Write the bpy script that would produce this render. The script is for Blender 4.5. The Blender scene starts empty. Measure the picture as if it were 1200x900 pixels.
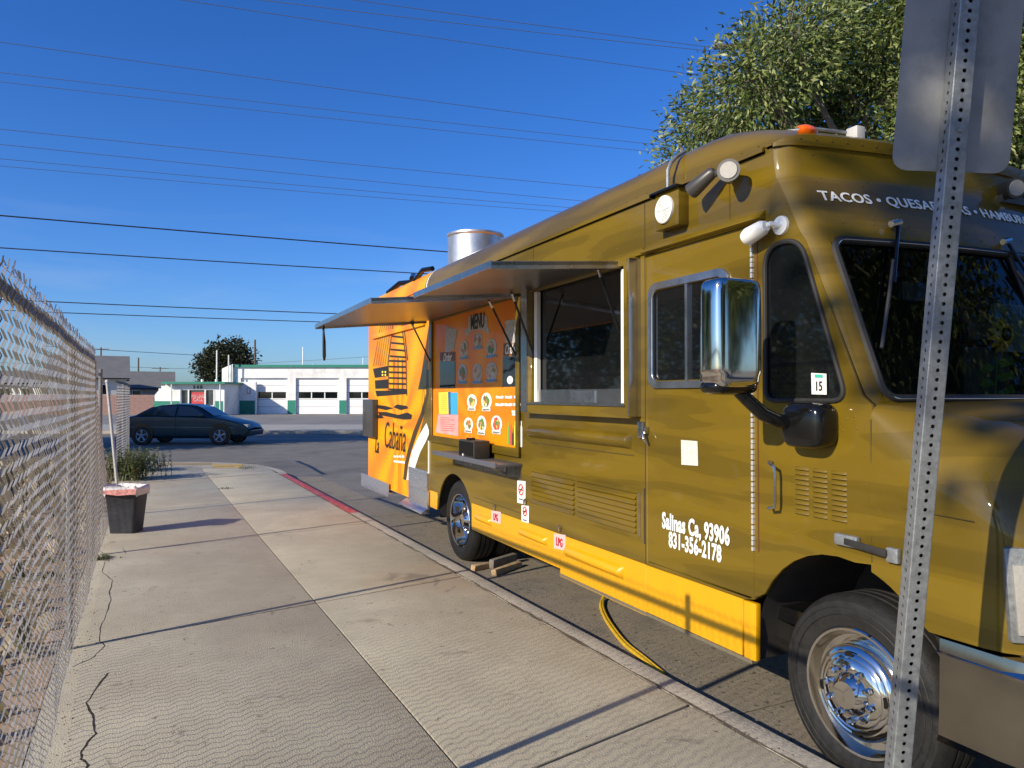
import bpy, bmesh, math, random
import numpy as np
from mathutils import Vector, Matrix
S = bpy.context.scene
COL = S.collection
rnd = random.Random(7)
R = math.radians
YAW = 26.8                       # the camera looks this far to the right of the pavement's direction
F = 866.0

# ---------------------------------------------------------------- camera, sky, sun, exposure
cam_d = bpy.data.cameras.new('camera')
cam_d.sensor_width = 36; cam_d.lens = 36 * F / 1200
cam_d.clip_start = 0.05; cam_d.clip_end = 4000
cam = bpy.data.objects.new('camera', cam_d); COL.objects.link(cam)
cam.location = (0, 0, 1.66); cam.rotation_euler = (R(90.86), 0, R(-YAW))
S.camera = cam
SUN_EL = R(25.6)
LD = Vector((0.967 * math.cos(SUN_EL), 0.255 * math.cos(SUN_EL), -math.sin(SUN_EL)))   # way the light travels
w = bpy.data.worlds.new('World'); S.world = w; w.use_nodes = True
nt = w.node_tree; nt.nodes.clear()
out = nt.nodes.new('ShaderNodeOutputWorld'); bg = nt.nodes.new('ShaderNodeBackground')
sky = nt.nodes.new('ShaderNodeTexSky'); sky.sky_type = 'NISHITA'; sky.sun_disc = False
sky.sun_elevation = SUN_EL; sky.sun_rotation = math.atan2(-LD.x, -LD.y)
sky.altitude = 0; sky.air_density = 1.0; sky.dust_density = 0.6; sky.ozone_density = 3.2
tcw = nt.nodes.new('ShaderNodeTexCoord'); mp = nt.nodes.new('ShaderNodeMapping')
mp.inputs['Scale'].default_value = (1.6, 1.6, 9); mp.inputs['Rotation'].default_value = (0, 0.1, 0.6)
nz = nt.nodes.new('ShaderNodeTexNoise'); nz.inputs['Scale'].default_value = 2.0; nz.inputs['Detail'].default_value = 6
nz.inputs['Distortion'].default_value = 0.6
cr = nt.nodes.new('ShaderNodeValToRGB'); cr.color_ramp.elements[0].position = 0.52; cr.color_ramp.elements[1].position = 0.85
sx = nt.nodes.new('ShaderNodeSeparateXYZ'); fr = nt.nodes.new('ShaderNodeMapRange')
fr.inputs[1].default_value = 0.02; fr.inputs[2].default_value = 0.30; fr.inputs[3].default_value = 0.34; fr.inputs[4].default_value = 0.0
mu = nt.nodes.new('ShaderNodeMath'); mu.operation = 'MULTIPLY'
mx = nt.nodes.new('ShaderNodeMix'); mx.data_type = 'RGBA'; mx.inputs[7].default_value = (5.2, 5.6, 6.6, 1)
hs = nt.nodes.new('ShaderNodeHueSaturation'); hs.inputs['Saturation'].default_value = 1.25; hs.inputs['Value'].default_value = 1.0
L = nt.links
L.new(tcw.outputs['Generated'], mp.inputs[0]); L.new(mp.outputs[0], nz.inputs[0]); L.new(nz.outputs[0], cr.inputs[0])
L.new(tcw.outputs['Generated'], sx.inputs[0]); L.new(sx.outputs[2], fr.inputs[0])
L.new(cr.outputs[0], mu.inputs[0]); L.new(fr.outputs[0], mu.inputs[1]); L.new(mu.outputs[0], mx.inputs[0])
tn = nt.nodes.new('ShaderNodeMix'); tn.data_type = 'RGBA'; tn.blend_type = 'MULTIPLY'; tn.inputs[0].default_value = 1; tn.inputs[7].default_value = (0.66, 0.93, 1.45, 1)
L.new(sky.outputs[0], hs.inputs['Color']); L.new(hs.outputs[0], tn.inputs[6]); L.new(tn.outputs[2], mx.inputs[6]); L.new(mx.outputs[2], bg.inputs[0])
bg.inputs[1].default_value = 0.100; L.new(bg.outputs[0], out.inputs[0])
sl = bpy.data.lights.new('sun', 'SUN'); sl.energy = 5.0; sl.angle = R(0.45); sl.color = (1, 0.90, 0.72)
so = bpy.data.objects.new('sun', sl); COL.objects.link(so)
so.rotation_euler = LD.to_track_quat('-Z', 'Y').to_euler(); so.location = (-20, -6, 15)
vs = S.view_settings; vs.view_transform = 'Standard'; vs.look = 'None'; vs.exposure = 0.2; vs.gamma = 1; vs.use_curve_mapping = False

# ---------------------------------------------------------------- frames
PIT = math.atan(13 / F)
def ray(x, y, yaw):
    X = (x - 600) / F; Y = (450 - y) / F
    z = math.cos(PIT) - Y * math.sin(PIT); up = Y * math.cos(PIT) + math.sin(PIT)
    a = R(yaw)
    return (X * math.cos(a) + z * math.sin(a), -X * math.sin(a) + z * math.cos(a), up)
def gnd(x, y, h=0.13):                                  # point of the ground at height h seen at a pixel
    r = ray(x, y, YAW); t = (h - 1.66) / r[2]
    return (t * r[0], t * r[1])
TY = 24.9
def side(x, y, u=2.60):                                 # point of the truck's side (plane u) seen at a pixel
    r = ray(x, y, TY); t = u / r[0]
    return (t * r[1], 1.66 + t * r[2])
A = R(YAW)
def c2w(X, Z, h=0.0):                                   # cross street's frame: X along it, Z across it
    return Vector((X * math.cos(A) + Z * math.sin(A), -X * math.sin(A) + Z * math.cos(A), h))
AT = R(YAW - TY)
def t2w(u, v, h=0.0):                                   # truck's frame
    return Vector((u * math.cos(AT) + v * math.sin(AT), -u * math.sin(AT) + v * math.cos(AT), h))

# ---------------------------------------------------------------- materials
MATS = {}
def mat(name, color, rough=0.6, metal=0.0, var=0.0, scale=8.0, bump=0.0, bscale=60.0, coat=0.0, spec=0.5, dirt=None, dscale=1.5, dpos=(0.5, 0.7), trans=0.0, emit=None):
    if name in MATS: return MATS[name]
    m = bpy.data.materials.new(name); m.use_nodes = True; MATS[name] = m
    t = m.node_tree; p = t.nodes['Principled BSDF']
    p.inputs['Base Color'].default_value = (*color, 1); p.inputs['Roughness'].default_value = rough
    p.inputs['Metallic'].default_value = metal; p.inputs['Coat Weight'].default_value = coat; p.inputs['Coat Roughness'].default_value = 0.04
    p.inputs['Specular IOR Level'].default_value = spec; p.inputs['Transmission Weight'].default_value = trans
    if emit: p.inputs['Emission Color'].default_value = (*color, 1); p.inputs['Emission Strength'].default_value = emit
    tc = t.nodes.new('ShaderNodeTexCoord'); src = tc.outputs['Object']; last = None
    if var > 0:
        n = t.nodes.new('ShaderNodeTexNoise'); n.inputs['Scale'].default_value = scale; n.inputs['Detail'].default_value = 8; n.inputs['Roughness'].default_value = 0.62
        t.links.new(src, n.inputs[0])
        r = t.nodes.new('ShaderNodeMapRange'); r.inputs[1].default_value = 0.3; r.inputs[2].default_value = 0.7
        r.inputs[3].default_value = 1 - var; r.inputs[4].default_value = 1 + var
        t.links.new(n.outputs[0], r.inputs[0])
        mm = t.nodes.new('ShaderNodeMix'); mm.data_type = 'RGBA'; mm.blend_type = 'MULTIPLY'; mm.inputs[0].default_value = 1
        mm.inputs[6].default_value = (*color, 1); t.links.new(r.outputs[0], mm.inputs[7]); last = mm.outputs[2]
        r2 = t.nodes.new('ShaderNodeMapRange'); r2.inputs[3].default_value = max(0, rough - 0.12); r2.inputs[4].default_value = min(1, rough + 0.12)
        t.links.new(n.outputs[0], r2.inputs[0]); t.links.new(r2.outputs[0], p.inputs['Roughness'])
    if dirt:
        n = t.nodes.new('ShaderNodeTexNoise'); n.inputs['Scale'].default_value = dscale; n.inputs['Detail'].default_value = 9; n.inputs['Roughness'].default_value = 0.7
        t.links.new(src, n.inputs[0])
        rr = t.nodes.new('ShaderNodeValToRGB'); rr.color_ramp.elements[0].position = dpos[0]; rr.color_ramp.elements[1].position = dpos[1]
        t.links.new(n.outputs[0], rr.inputs[0])
        mm = t.nodes.new('ShaderNodeMix'); mm.data_type = 'RGBA'; mm.inputs[7].default_value = (*dirt, 1); mm.inputs[6].default_value = (*color, 1)
        if last: t.links.new(last, mm.inputs[6])
        t.links.new(rr.outputs[0], mm.inputs[0]); last = mm.outputs[2]
    if last: t.links.new(last, p.inputs['Base Color'])
    if bump > 0:
        n = t.nodes.new('ShaderNodeTexNoise'); n.inputs['Scale'].default_value = bscale; n.inputs['Detail'].default_value = 6
        t.links.new(src, n.inputs[0]); b = t.nodes.new('ShaderNodeBump'); b.inputs['Strength'].default_value = bump; b.inputs['Distance'].default_value = 0.01
        t.links.new(n.outputs[0], b.inputs['Height']); t.links.new(b.outputs[0], p.inputs['Normal'])
    return m
def P(m): return m.node_tree.nodes['Principled BSDF']

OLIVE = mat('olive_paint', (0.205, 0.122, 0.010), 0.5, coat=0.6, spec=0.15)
def reflection_bands(m, cA, cB):  # reflections of the surroundings painted into the olive as wavy colour bands
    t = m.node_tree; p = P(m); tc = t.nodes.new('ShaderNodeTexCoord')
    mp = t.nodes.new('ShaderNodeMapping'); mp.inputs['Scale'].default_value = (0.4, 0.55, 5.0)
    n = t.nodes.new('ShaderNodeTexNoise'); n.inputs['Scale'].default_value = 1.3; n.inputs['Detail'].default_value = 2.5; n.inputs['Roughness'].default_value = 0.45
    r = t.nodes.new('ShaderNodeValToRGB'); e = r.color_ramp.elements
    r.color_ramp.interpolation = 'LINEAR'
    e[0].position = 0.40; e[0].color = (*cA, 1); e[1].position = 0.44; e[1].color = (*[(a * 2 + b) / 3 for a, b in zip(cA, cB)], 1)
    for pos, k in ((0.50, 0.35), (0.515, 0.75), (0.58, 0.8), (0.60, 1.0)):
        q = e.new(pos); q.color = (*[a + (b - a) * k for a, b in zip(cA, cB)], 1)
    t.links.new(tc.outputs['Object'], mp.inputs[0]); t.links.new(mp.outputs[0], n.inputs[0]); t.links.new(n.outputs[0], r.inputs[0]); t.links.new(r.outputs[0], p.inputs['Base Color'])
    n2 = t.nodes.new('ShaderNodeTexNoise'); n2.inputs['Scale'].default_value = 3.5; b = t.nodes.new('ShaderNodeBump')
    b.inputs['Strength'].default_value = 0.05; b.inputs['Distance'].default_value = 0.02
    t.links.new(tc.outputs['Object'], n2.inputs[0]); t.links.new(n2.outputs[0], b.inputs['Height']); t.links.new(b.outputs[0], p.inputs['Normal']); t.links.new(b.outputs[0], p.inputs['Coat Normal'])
reflection_bands(OLIVE, (0.098, 0.063, 0.004), (0.165, 0.105, 0.006))
YEL = mat('yellow_paint', (0.72, 0.345, 0.001), 0.35, coat=0.4, var=0.04, scale=5, dirt=(0.42, 0.22, 0.03), dscale=4, dpos=(0.62, 0.85))
ORANGE = mat('orange_wrap', (0.85, 0.33, 0.02), 0.5, coat=0.12, spec=.15)
def rays(m, c1, c2, cx, cz, n_r=11.0):
    t = m.node_tree; p = P(m); tc = t.nodes.new('ShaderNodeTexCoord'); s = t.nodes.new('ShaderNodeSeparateXYZ')
    t.links.new(tc.outputs['Object'], s.inputs[0])
    def M(op, a, b=None):
        q = t.nodes.new('ShaderNodeMath'); q.operation = op
        for i, k in enumerate((a, b)):
            if k is None: continue
            if isinstance(k, (int, float)): q.inputs[i].default_value = k
            else: t.links.new(k, q.inputs[i])
        return q.outputs[0]
    ang = M('ARCTAN2', M('SUBTRACT', s.outputs[2], cz), M('SUBTRACT', s.outputs[1], cx))
    sn = M('ADD', M('MULTIPLY', M('SINE', M('MULTIPLY', ang, n_r)), 0.5), 0.5)
    ns = t.nodes.new('ShaderNodeTexNoise'); ns.inputs['Scale'].default_value = 2.2; ns.inputs['Detail'].default_value = 4
    t.links.new(tc.outputs['Object'], ns.inputs[0])
    f = M('ADD', M('MULTIPLY', sn, 0.6), M('MULTIPLY', ns.outputs[0], 0.75))
    r = t.nodes.new('ShaderNodeValToRGB'); e = r.color_ramp.elements
    e[0].position = 0.35; e[0].color = (*c1, 1); e[1].position = 1.05; e[1].color = (*c2, 1)
    t.links.new(f, r.inputs[0]); t.links.new(r.outputs[0], p.inputs['Base Color'])
rays(ORANGE, (0.78, 0.36, 0.004), (0.74, 0.20, 0.015), 4.4, 1.25)
MENU = mat('menu_vinyl', (0.9, 0.33, 0.01), 0.45, coat=0.15, spec=.15, var=0.06, scale=5)
rays(MENU, (0.78, 0.27, 0.005), (0.74, 0.19, 0.008), 2.0, 1.4, 9.0)
GLASS = mat('dark_glass', (0.006, 0.007, 0.008), 0.03, spec=0.6)
def clear_tint(name, tint, amount):
    m = bpy.data.materials.new(name); m.use_nodes = True; t = m.node_tree; t.nodes.clear(); MATS[name] = m
    o = t.nodes.new('ShaderNodeOutputMaterial'); tr = t.nodes.new('ShaderNodeBsdfTransparent'); tr.inputs[0].default_value = (*tint, 1)
    g = t.nodes.new('ShaderNodeBsdfGlossy'); g.inputs['Roughness'].default_value = 0.02
    f = t.nodes.new('ShaderNodeFresnel'); f.inputs[0].default_value = 1.5; x = t.nodes.new('ShaderNodeMixShader')
    t.links.new(f.outputs[0], x.inputs[0]); t.links.new(tr.outputs[0], x.inputs[1]); t.links.new(g.outputs[0], x.inputs[2]); t.links.new(x.outputs[0], o.inputs[0])
    return m
WGLASS = clear_tint('windshield_glass', (0.62, 0.66, 0.62), 0)
CHROME = mat('chrome', (0.68, 0.65, 0.60), 0.08, 1.0)
BUMPC = mat('bumper_chrome', (0.30, 0.27, 0.22), 0.16, 1.0, var=0.1, scale=6)
ALU = mat('brushed_aluminium', (0.60, 0.60, 0.60), 0.30, 1.0, var=0.12, scale=9)
STEEL = mat('stainless_steel', (0.55, 0.54, 0.52), 0.22, 1.0, var=0.1, scale=14)
PLATE = mat('checker_plate', (0.62, 0.63, 0.66), 0.38, 0.9, var=0.2, scale=30)
BLACK = mat('black_plastic', (0.006, 0.006, 0.006), 0.14, spec=0.5)
RUB = mat('black_rubber', (0.018, 0.017, 0.016), 0.7, var=0.25, scale=20)
TYRE = mat('tyre_rubber', (0.017, 0.016, 0.015), 0.55, spec=.35, var=0.25, scale=25, bump=0.2, bscale=90)
WHITE = mat('white_plastic', (0.80, 0.79, 0.74), 0.4, var=0.04)
WPRINT = mat('white_print', (0.85, 0.84, 0.78), 0.5)
BPRINT = mat('black_print', (0.02, 0.015, 0.01), 0.5)
BROWNP = mat('dark_brown_print', (0.065, 0.042, 0.015), 0.4)
REDP = mat('red_print', (0.7, 0.03, 0.04), 0.5)
PINKP = mat('pink_print', (0.85, 0.35, 0.33), 0.5, var=0.2, scale=7)
GREENP = mat('green_print', (0.10, 0.26, 0.05), 0.5, var=0.5, scale=60)
BLUEP = mat('blue_print', (0.05, 0.36, 0.62), 0.5)
YELP = mat('yellow_print', (0.9, 0.72, 0.06), 0.5)
FOODP = mat('food_print', (0.42, 0.22, 0.08), 0.5, var=0.6, scale=50)
AMBER = mat('amber_lens', (0.9, 0.13, 0.0), 0.15, coat=0.5, var=0.25, scale=60)
GALV = mat('galvanised_steel', (0.27, 0.28, 0.28), 0.5, 0.55, var=0.25, scale=45, bump=0.15, bscale=200)
GALV2 = mat('sign_aluminium', (0.28, 0.275, 0.265), 0.55, 0.2, var=0.15, scale=9, dirt=(0.19, 0.19, 0.18), dscale=5)
WIRE = mat('fence_wire', (0.60, 0.56, 0.50), 0.5, 0.2, var=0.3, scale=9)
FPOST = mat('weathered_steel', (0.27, 0.26, 0.245), 0.5, 0.4, var=0.2, scale=15)
RAILM = mat('dark_weathered_rail', (0.11, 0.105, 0.095), 0.7, 0.2, var=0.3, scale=12)
CONC = mat('pavement_concrete', (0.46, 0.415, 0.305), 0.9, var=0.10, scale=3.0, bump=0.5, bscale=140, dirt=(0.36, 0.31, 0.225), dscale=1.1, dpos=(0.42, 0.72))
def speck(m, dark, sc, th):                              # small stains and grit
    t = m.node_tree; p = P(m); lk = p.inputs['Base Color'].links[0].from_socket
    tc = t.nodes.new('ShaderNodeTexCoord')
    for s_, th_, col in ((sc, th, dark), (sc * 3.1, th * 0.9, dark)):
        v = t.nodes.new('ShaderNodeTexNoise'); v.inputs['Scale'].default_value = s_; v.inputs['Detail'].default_value = 3
        r = t.nodes.new('ShaderNodeMapRange'); r.inputs[1].default_value = 1 - th_; r.inputs[2].default_value = 1 - th_ + 0.10
        mm = t.nodes.new('ShaderNodeMix'); mm.data_type = 'RGBA'; mm.inputs[7].default_value = (*col, 1)
        t.links.new(tc.outputs['Object'], v.inputs[0]); t.links.new(v.outputs[0], r.inputs[0]); t.links.new(r.outputs[0], mm.inputs[0]); t.links.new(lk, mm.inputs[6]); lk = mm.outputs[2]
    t.links.new(lk, p.inputs['Base Color'])
speck(CONC, (0.21, 0.175, 0.12), 16, 0.34)
def stains(m, col, sc, lo, hi, amt=.6, stretch=(1, 1, 1)):
    t = m.node_tree; p = P(m); lk = p.inputs['Base Color'].links[0].from_socket; tc = t.nodes.new('ShaderNodeTexCoord'); mp_ = t.nodes.new('ShaderNodeMapping'); mp_.inputs['Scale'].default_value = stretch
    n = t.nodes.new('ShaderNodeTexNoise'); n.inputs['Scale'].default_value = sc; n.inputs['Detail'].default_value = 4; n.inputs['Distortion'].default_value = .8
    r = t.nodes.new('ShaderNodeMapRange'); r.inputs[1].default_value = lo; r.inputs[2].default_value = hi; r.inputs[4].default_value = amt
    mm = t.nodes.new('ShaderNodeMix'); mm.data_type = 'RGBA'; mm.inputs[7].default_value = (*col, 1)
    t.links.new(tc.outputs['Object'], mp_.inputs[0]); t.links.new(mp_.outputs[0], n.inputs[0]); t.links.new(n.outputs[0], r.inputs[0]); t.links.new(r.outputs[0], mm.inputs[0]); t.links.new(lk, mm.inputs[6]); t.links.new(mm.outputs[2], p.inputs['Base Color'])
stains(CONC, (0.42, 0.29, 0.175), .55, .56, .70, .35)
stains(CONC, (0.17, 0.145, 0.11), 2.6, .66, .74, .6)
stains(CONC, (0.16, 0.14, 0.11), 7, .70, .74, .5, (1, .4, 1))
CURB = mat('curb_concrete', (0.42, 0.38, 0.31), 0.9, var=0.15, scale=6, bump=0.6, bscale=90, dirt=(0.2, 0.18, 0.15), dscale=3, dpos=(0.45, 0.75))
REDC = mat('red_curb_paint', (0.42, 0.05, 0.05), 0.7, var=0.2, scale=12, dirt=(0.3, 0.26, 0.22), dscale=14, dpos=(0.55, 0.62))
YELC = mat('yellow_curb_paint', (0.6, 0.38, 0.08), 0.8, var=0.2, scale=12, dirt=(0.33, 0.29, 0.2), dscale=8, dpos=(0.5, 0.6))
ASPH = mat('asphalt', (0.18, 0.165, 0.14), 0.9, var=0.16, scale=1.2, bump=0.7, bscale=110, dirt=(0.085, 0.078, 0.07), dscale=0.8, dpos=(0.5, 0.75))
speck(ASPH, (0.06, 0.055, 0.05), 40, 0.4)
GUT = mat('gutter_concrete', (0.27, 0.225, 0.165), 0.9, var=0.18, scale=2.2, bump=0.7, bscale=120, dirt=(0.12, 0.108, 0.09), dscale=2.2, dpos=(0.45, 0.75))
speck(GUT, (0.08, 0.07, 0.055), 30, 0.4)
JOINT = mat('joint_dirt', (0.11, 0.09, 0.065), 0.95, var=0.3, scale=20)
DIRT = mat('lot_dirt', (0.40, 0.27, 0.17), 0.95, var=0.25, scale=1.2, bump=0.6, bscale=12, dirt=(0.19, 0.17, 0.09), dscale=0.9, dpos=(0.5, 0.62))
LOT = mat('lot_asphalt', (0.22, 0.205, 0.185), 0.9, var=0.12, scale=0.5, dirt=(0.15, 0.14, 0.13), dscale=0.3)
BARK = mat('bark', (0.20, 0.17, 0.14), 0.9, var=0.3, scale=8, bump=0.5, bscale=25)
WOOD = mat('split_wood', (0.46, 0.32, 0.17), 0.8, var=0.3, scale=14, bump=0.3, bscale=40)
ROAD_W = mat('road_line_paint', (0.5, 0.49, 0.46), 0.8, var=0.1)
def leafmat(name, cols):
    m = mat(name, cols[0], 0.45, spec=0.4); t = m.node_tree; p = P(m)
    g = t.nodes.new('ShaderNodeNewGeometry'); r = t.nodes.new('ShaderNodeValToRGB'); e = r.color_ramp.elements
    e[0].color = (*cols[0], 1); e[1].color = (*cols[-1], 1)
    for i, c in enumerate(cols[1:-1]):
        q = e.new((i + 1) / (len(cols) - 1)); q.color = (*c, 1)
    t.links.new(g.outputs['Random Per Island'], r.inputs[0]); t.links.new(r.outputs[0], p.inputs['Base Color'])
    tl = t.nodes.new('ShaderNodeBsdfTranslucent'); t.links.new(r.outputs[0], tl.inputs[0]); ms = t.nodes.new('ShaderNodeMixShader'); ms.inputs[0].default_value = 0.25
    o = t.nodes['Material Output']; t.links.new(p.outputs[0], ms.inputs[1]); t.links.new(tl.outputs[0], ms.inputs[2]); t.links.new(ms.outputs[0], o.inputs[0])
    return m
LEAF = leafmat('grey_green_leaves', [(0.03, 0.06, 0.018), (0.08, 0.125, 0.03), (0.16, 0.21, 0.05), (0.25, 0.29, 0.085), (0.36, 0.38, 0.15)])
LEAFD = leafmat('dark_leaves', [(0.02, 0.03, 0.015), (0.045, 0.055, 0.02), (0.08, 0.075, 0.035)])
WEEDM = leafmat('weed_leaves', [(0.07, 0.10, 0.03), (0.13, 0.15, 0.05), (0.20, 0.18, 0.08)])

# ---------------------------------------------------------------- mesh helpers
def link(name, me, m=None, parent=None, smooth=False):
    if m is not None:
        me.materials.clear(); me.materials.append(m)
    if smooth:
        for p in me.polygons: p.use_smooth = True
    o = bpy.data.objects.new(name, me); COL.objects.link(o)
    if parent is not None: o.parent = parent
    return o
class MB:
    def __init__(s): s.v = []; s.f = []
    def add(s, vs, fs):
        b = len(s.v); s.v += [tuple(p) for p in vs]; s.f += [tuple(i + b for i in f) for f in fs]; return s
    def box(s, a, b):
        x0, y0, z0 = a; x1, y1, z1 = b
        return s.add([(x0, y0, z0), (x1, y0, z0), (x1, y1, z0), (x0, y1, z0), (x0, y0, z1), (x1, y0, z1), (x1, y1, z1), (x0, y1, z1)],
                     [(0, 3, 2, 1), (4, 5, 6, 7), (0, 1, 5, 4), (1, 2, 6, 5), (2, 3, 7, 6), (3, 0, 4, 7)])
    def hexa(s, p):
        return s.add(p, [(0, 3, 2, 1), (4, 5, 6, 7), (0, 1, 5, 4), (1, 2, 6, 5), (2, 3, 7, 6), (3, 0, 4, 7)])
    def tube(s, pts, r, n=8, cap=True):
        pts = [Vector(p) for p in pts]; rs = r if isinstance(r, (list, tuple)) else [r] * len(pts)
        base = len(s.v); up0 = None; k = len(pts)
        for i, p in enumerate(pts):
            d = (pts[min(i + 1, k - 1)] - pts[max(i - 1, 0)]).normalized()
            if up0 is None: up0 = Vector((0, 0, 1)) if abs(d.z) < 0.9 else Vector((1, 0, 0))
            a = d.cross(up0)
            a = a.normalized() if a.length > 1e-6 else Vector((1, 0, 0)); b = a.cross(d).normalized(); up0 = b
            for j in range(n):
                t = 2 * math.pi * j / n
                s.v.append(tuple(p + (a * math.cos(t) + b * math.sin(t)) * rs[i]))
        for i in range(k - 1):
            for j in range(n):
                s.f.append((base + i * n + j, base + i * n + (j + 1) % n, base + (i + 1) * n + (j + 1) % n, base + (i + 1) * n + j))
        if cap:
            s.f.append(tuple(base + j for j in reversed(range(n)))); s.f.append(tuple(base + (k - 1) * n + j for j in range(n)))
        return s
    def lathe(s, prof, c, axis='u', n=40):                # prof: (radius, offset along the axis)
        base = len(s.v); k = len(prof)
        for r_, h in prof:
            for j in range(n):
                t = 2 * math.pi * j / n; a, b = r_ * math.cos(t), r_ * math.sin(t)
                q = (h, a, b) if axis == 'u' else ((a, h, b) if axis == 'v' else (a, b, h))
                s.v.append((c[0] + q[0], c[1] + q[1], c[2] + q[2]))
        for i in range(k - 1):
            for j in range(n):
                s.f.append((base + i * n + j, base + i * n + (j + 1) % n, base + (i + 1) * n + (j + 1) % n, base + (i + 1) * n + j))
        return s
    def grid(s, rows):
        base = len(s.v); n = len(rows[0])
        for r_ in rows: s.v += [tuple(p) for p in r_]
        for i in range(len(rows) - 1):
            for j in range(n - 1):
                s.f.append((base + i * n + j, base + i * n + j + 1, base + (i + 1) * n + j + 1, base + (i + 1) * n + j))
        return s
    def build(s, name, m, parent=None, smooth=False, off=None, bevel=0.0, recalc=True, sharp=35):
        me = bpy.data.meshes.new(name)
        vs = s.v if off is None else [(p[0] - off[0], p[1] - off[1], p[2] - off[2]) for p in s.v]
        me.from_pydata(vs, [], s.f); me.update()
        if bevel > 0 or recalc:
            bm = bmesh.new(); bm.from_mesh(me)
            if recalc: bmesh.ops.recalc_face_normals(bm, faces=bm.faces)
            if bevel > 0:
                ed = [e for e in bm.edges if len(e.link_faces) == 2 and e.calc_face_angle(0) > 0.6]
                bmesh.ops.bevel(bm, geom=ed, offset=bevel, segments=2, profile=0.6, affect='EDGES', clamp_overlap=True)
            bm.to_mesh(me); bm.free()
        o = link(name, me, m, parent, smooth or bevel > 0)
        if smooth or bevel > 0:
            try: me.set_sharp_from_angle(angle=R(sharp))
            except Exception: pass
        return o
def curve_mesh(splines, depth, bev=0.0):
    c = bpy.data.curves.new('tmp', 'CURVE'); c.dimensions = '2D'; c.fill_mode = 'BOTH'; c.extrude = depth / 2; c.bevel_depth = bev
    for s_ in splines:
        sp = c.splines.new('POLY'); sp.points.add(len(s_) - 1); sp.use_cyclic_u = True
        for i, p in enumerate(s_): sp.points[i].co = (p[0], p[1], 0, 1)
    o = bpy.data.objects.new('tmp', c); COL.objects.link(o)
    me = bpy.data.meshes.new_from_object(o.evaluated_get(bpy.context.evaluated_depsgraph_get()))
    bpy.data.objects.remove(o); bpy.data.curves.remove(c)
    return me
def text_mesh(txt, size, depth=0.002, bold=0.0, xs=1.0, shear=0.0, spacing=1.0):
    c = bpy.data.curves.new('tmp', 'FONT'); c.body = txt; c.size = size; c.extrude = depth / 2; c.offset = bold
    c.align_x = 'CENTER'; c.align_y = 'CENTER'; c.shear = shear; c.space_character = spacing; c.resolution_u = 3
    o = bpy.data.objects.new('tmp', c); COL.objects.link(o)
    me = bpy.data.meshes.new_from_object(o.evaluated_get(bpy.context.evaluated_depsgraph_get()))
    bpy.data.objects.remove(o); bpy.data.curves.remove(c)
    for v in me.vertices: v.co.x *= xs
    return me
def thing(name, loc, label, cat, group=None, rz=0.0, kind=None):
    o = bpy.data.objects.new(name, None); COL.objects.link(o); o.location = loc; o.rotation_euler = (0, 0, rz); o.empty_display_size = 0.2
    tag(o, label, cat, group, kind); return o
def tag(o, label=None, cat=None, group=None, kind=None):
    if label: o['label'] = label
    if cat: o['category'] = cat
    if group: o['group'] = group
    if kind: o['kind'] = kind
    return o
def copy_tree(o, parent=None):
    c = o.copy(); COL.objects.link(c)
    if parent is not None: c.parent = parent
    for ch in list(o.children): copy_tree(ch, c)
    return c

# ================================================================ THE GROUND
def sheet(name, pts, z, m, kind='structure'):
    me = bpy.data.meshes.new(name); me.from_pydata([(p[0], p[1], z) for p in pts], [], [tuple(range(len(pts)))]); me.update()
    return tag(link(name, me, m), kind=kind)
EARTH = mat('dry_earth', (0.26, 0.23, 0.17), 0.95, var=0.2, scale=0.05)
sheet('ground', [(-1500, -1500), (1500, -1500), (1500, 2500), (-1500, 2500)], -0.03, EARTH)
road = sheet('road', [(2.3, -14), (2.3, 17.4)] + [tuple(c2w(X, Z)[:2]) for X, Z in ((-6, 17.0), (-90, 17.0), (-90, 31.8), (120, 31.8), (120, 17))] + [(14, 10), (14, -14)], 0.0, ASPH)
# concrete gutter pan, made of separate pours
gut = MB()
vv = [-9.0, -3.5, -0.2, 2.9, 6.95, 9.8, 12.7, 15.2]
for a, b in zip(vv[:-1], vv[1:]):
    gp = MB().box((2.605, a + 0.006, -0.02), (4.15 if a < 9 else 3.3, b - 0.006, 0.012))
    o = gp.build('gutter_slab', GUT); o['kind'] = 'structure'
# pavement slabs: a base under the joints, slabs as pieces of it
pave = MB().box((-0.42, -9, -0.02), (2.6, 15.2, 0.112)).box((-0.42, 15.2, -0.02), (1.9, 17.6, 0.112)).build('sidewalk', JOINT)
pave['kind'] = 'structure'
def vj(v0, u): return v0 + 0.20 * (u + 0.33)
V0 = [-9.1, -6.2, -3.4, -0.55, 2.33, 5.23, 8.13, 10.95, 13.75, 16.3]
def zline(u, Z=16.95): return (Z - u * math.sin(A)) / math.cos(A)
for i in range(len(V0) - 1):
    for (ua, ub) in ((-0.42, 1.18), (1.18, 2.44)):
        g = 0.009
        p = []
        gu = .0045
        for (u_, v_) in ((ua + gu, V0[i]), (ub - gu, V0[i]), (ub - gu, V0[i + 1]), (ua + gu, V0[i + 1])):
            p.append((u_, vj(v_, u_) + (g if v_ == V0[i] else -g)))
        jz = 0.0
        m_ = MB(); m_.hexa([(x, y, 0.05) for x, y in p] + [(x, y, 0.13 + jz) for x, y in p])
        m_.build('slab', CONC, pave, bevel=0.006)
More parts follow.
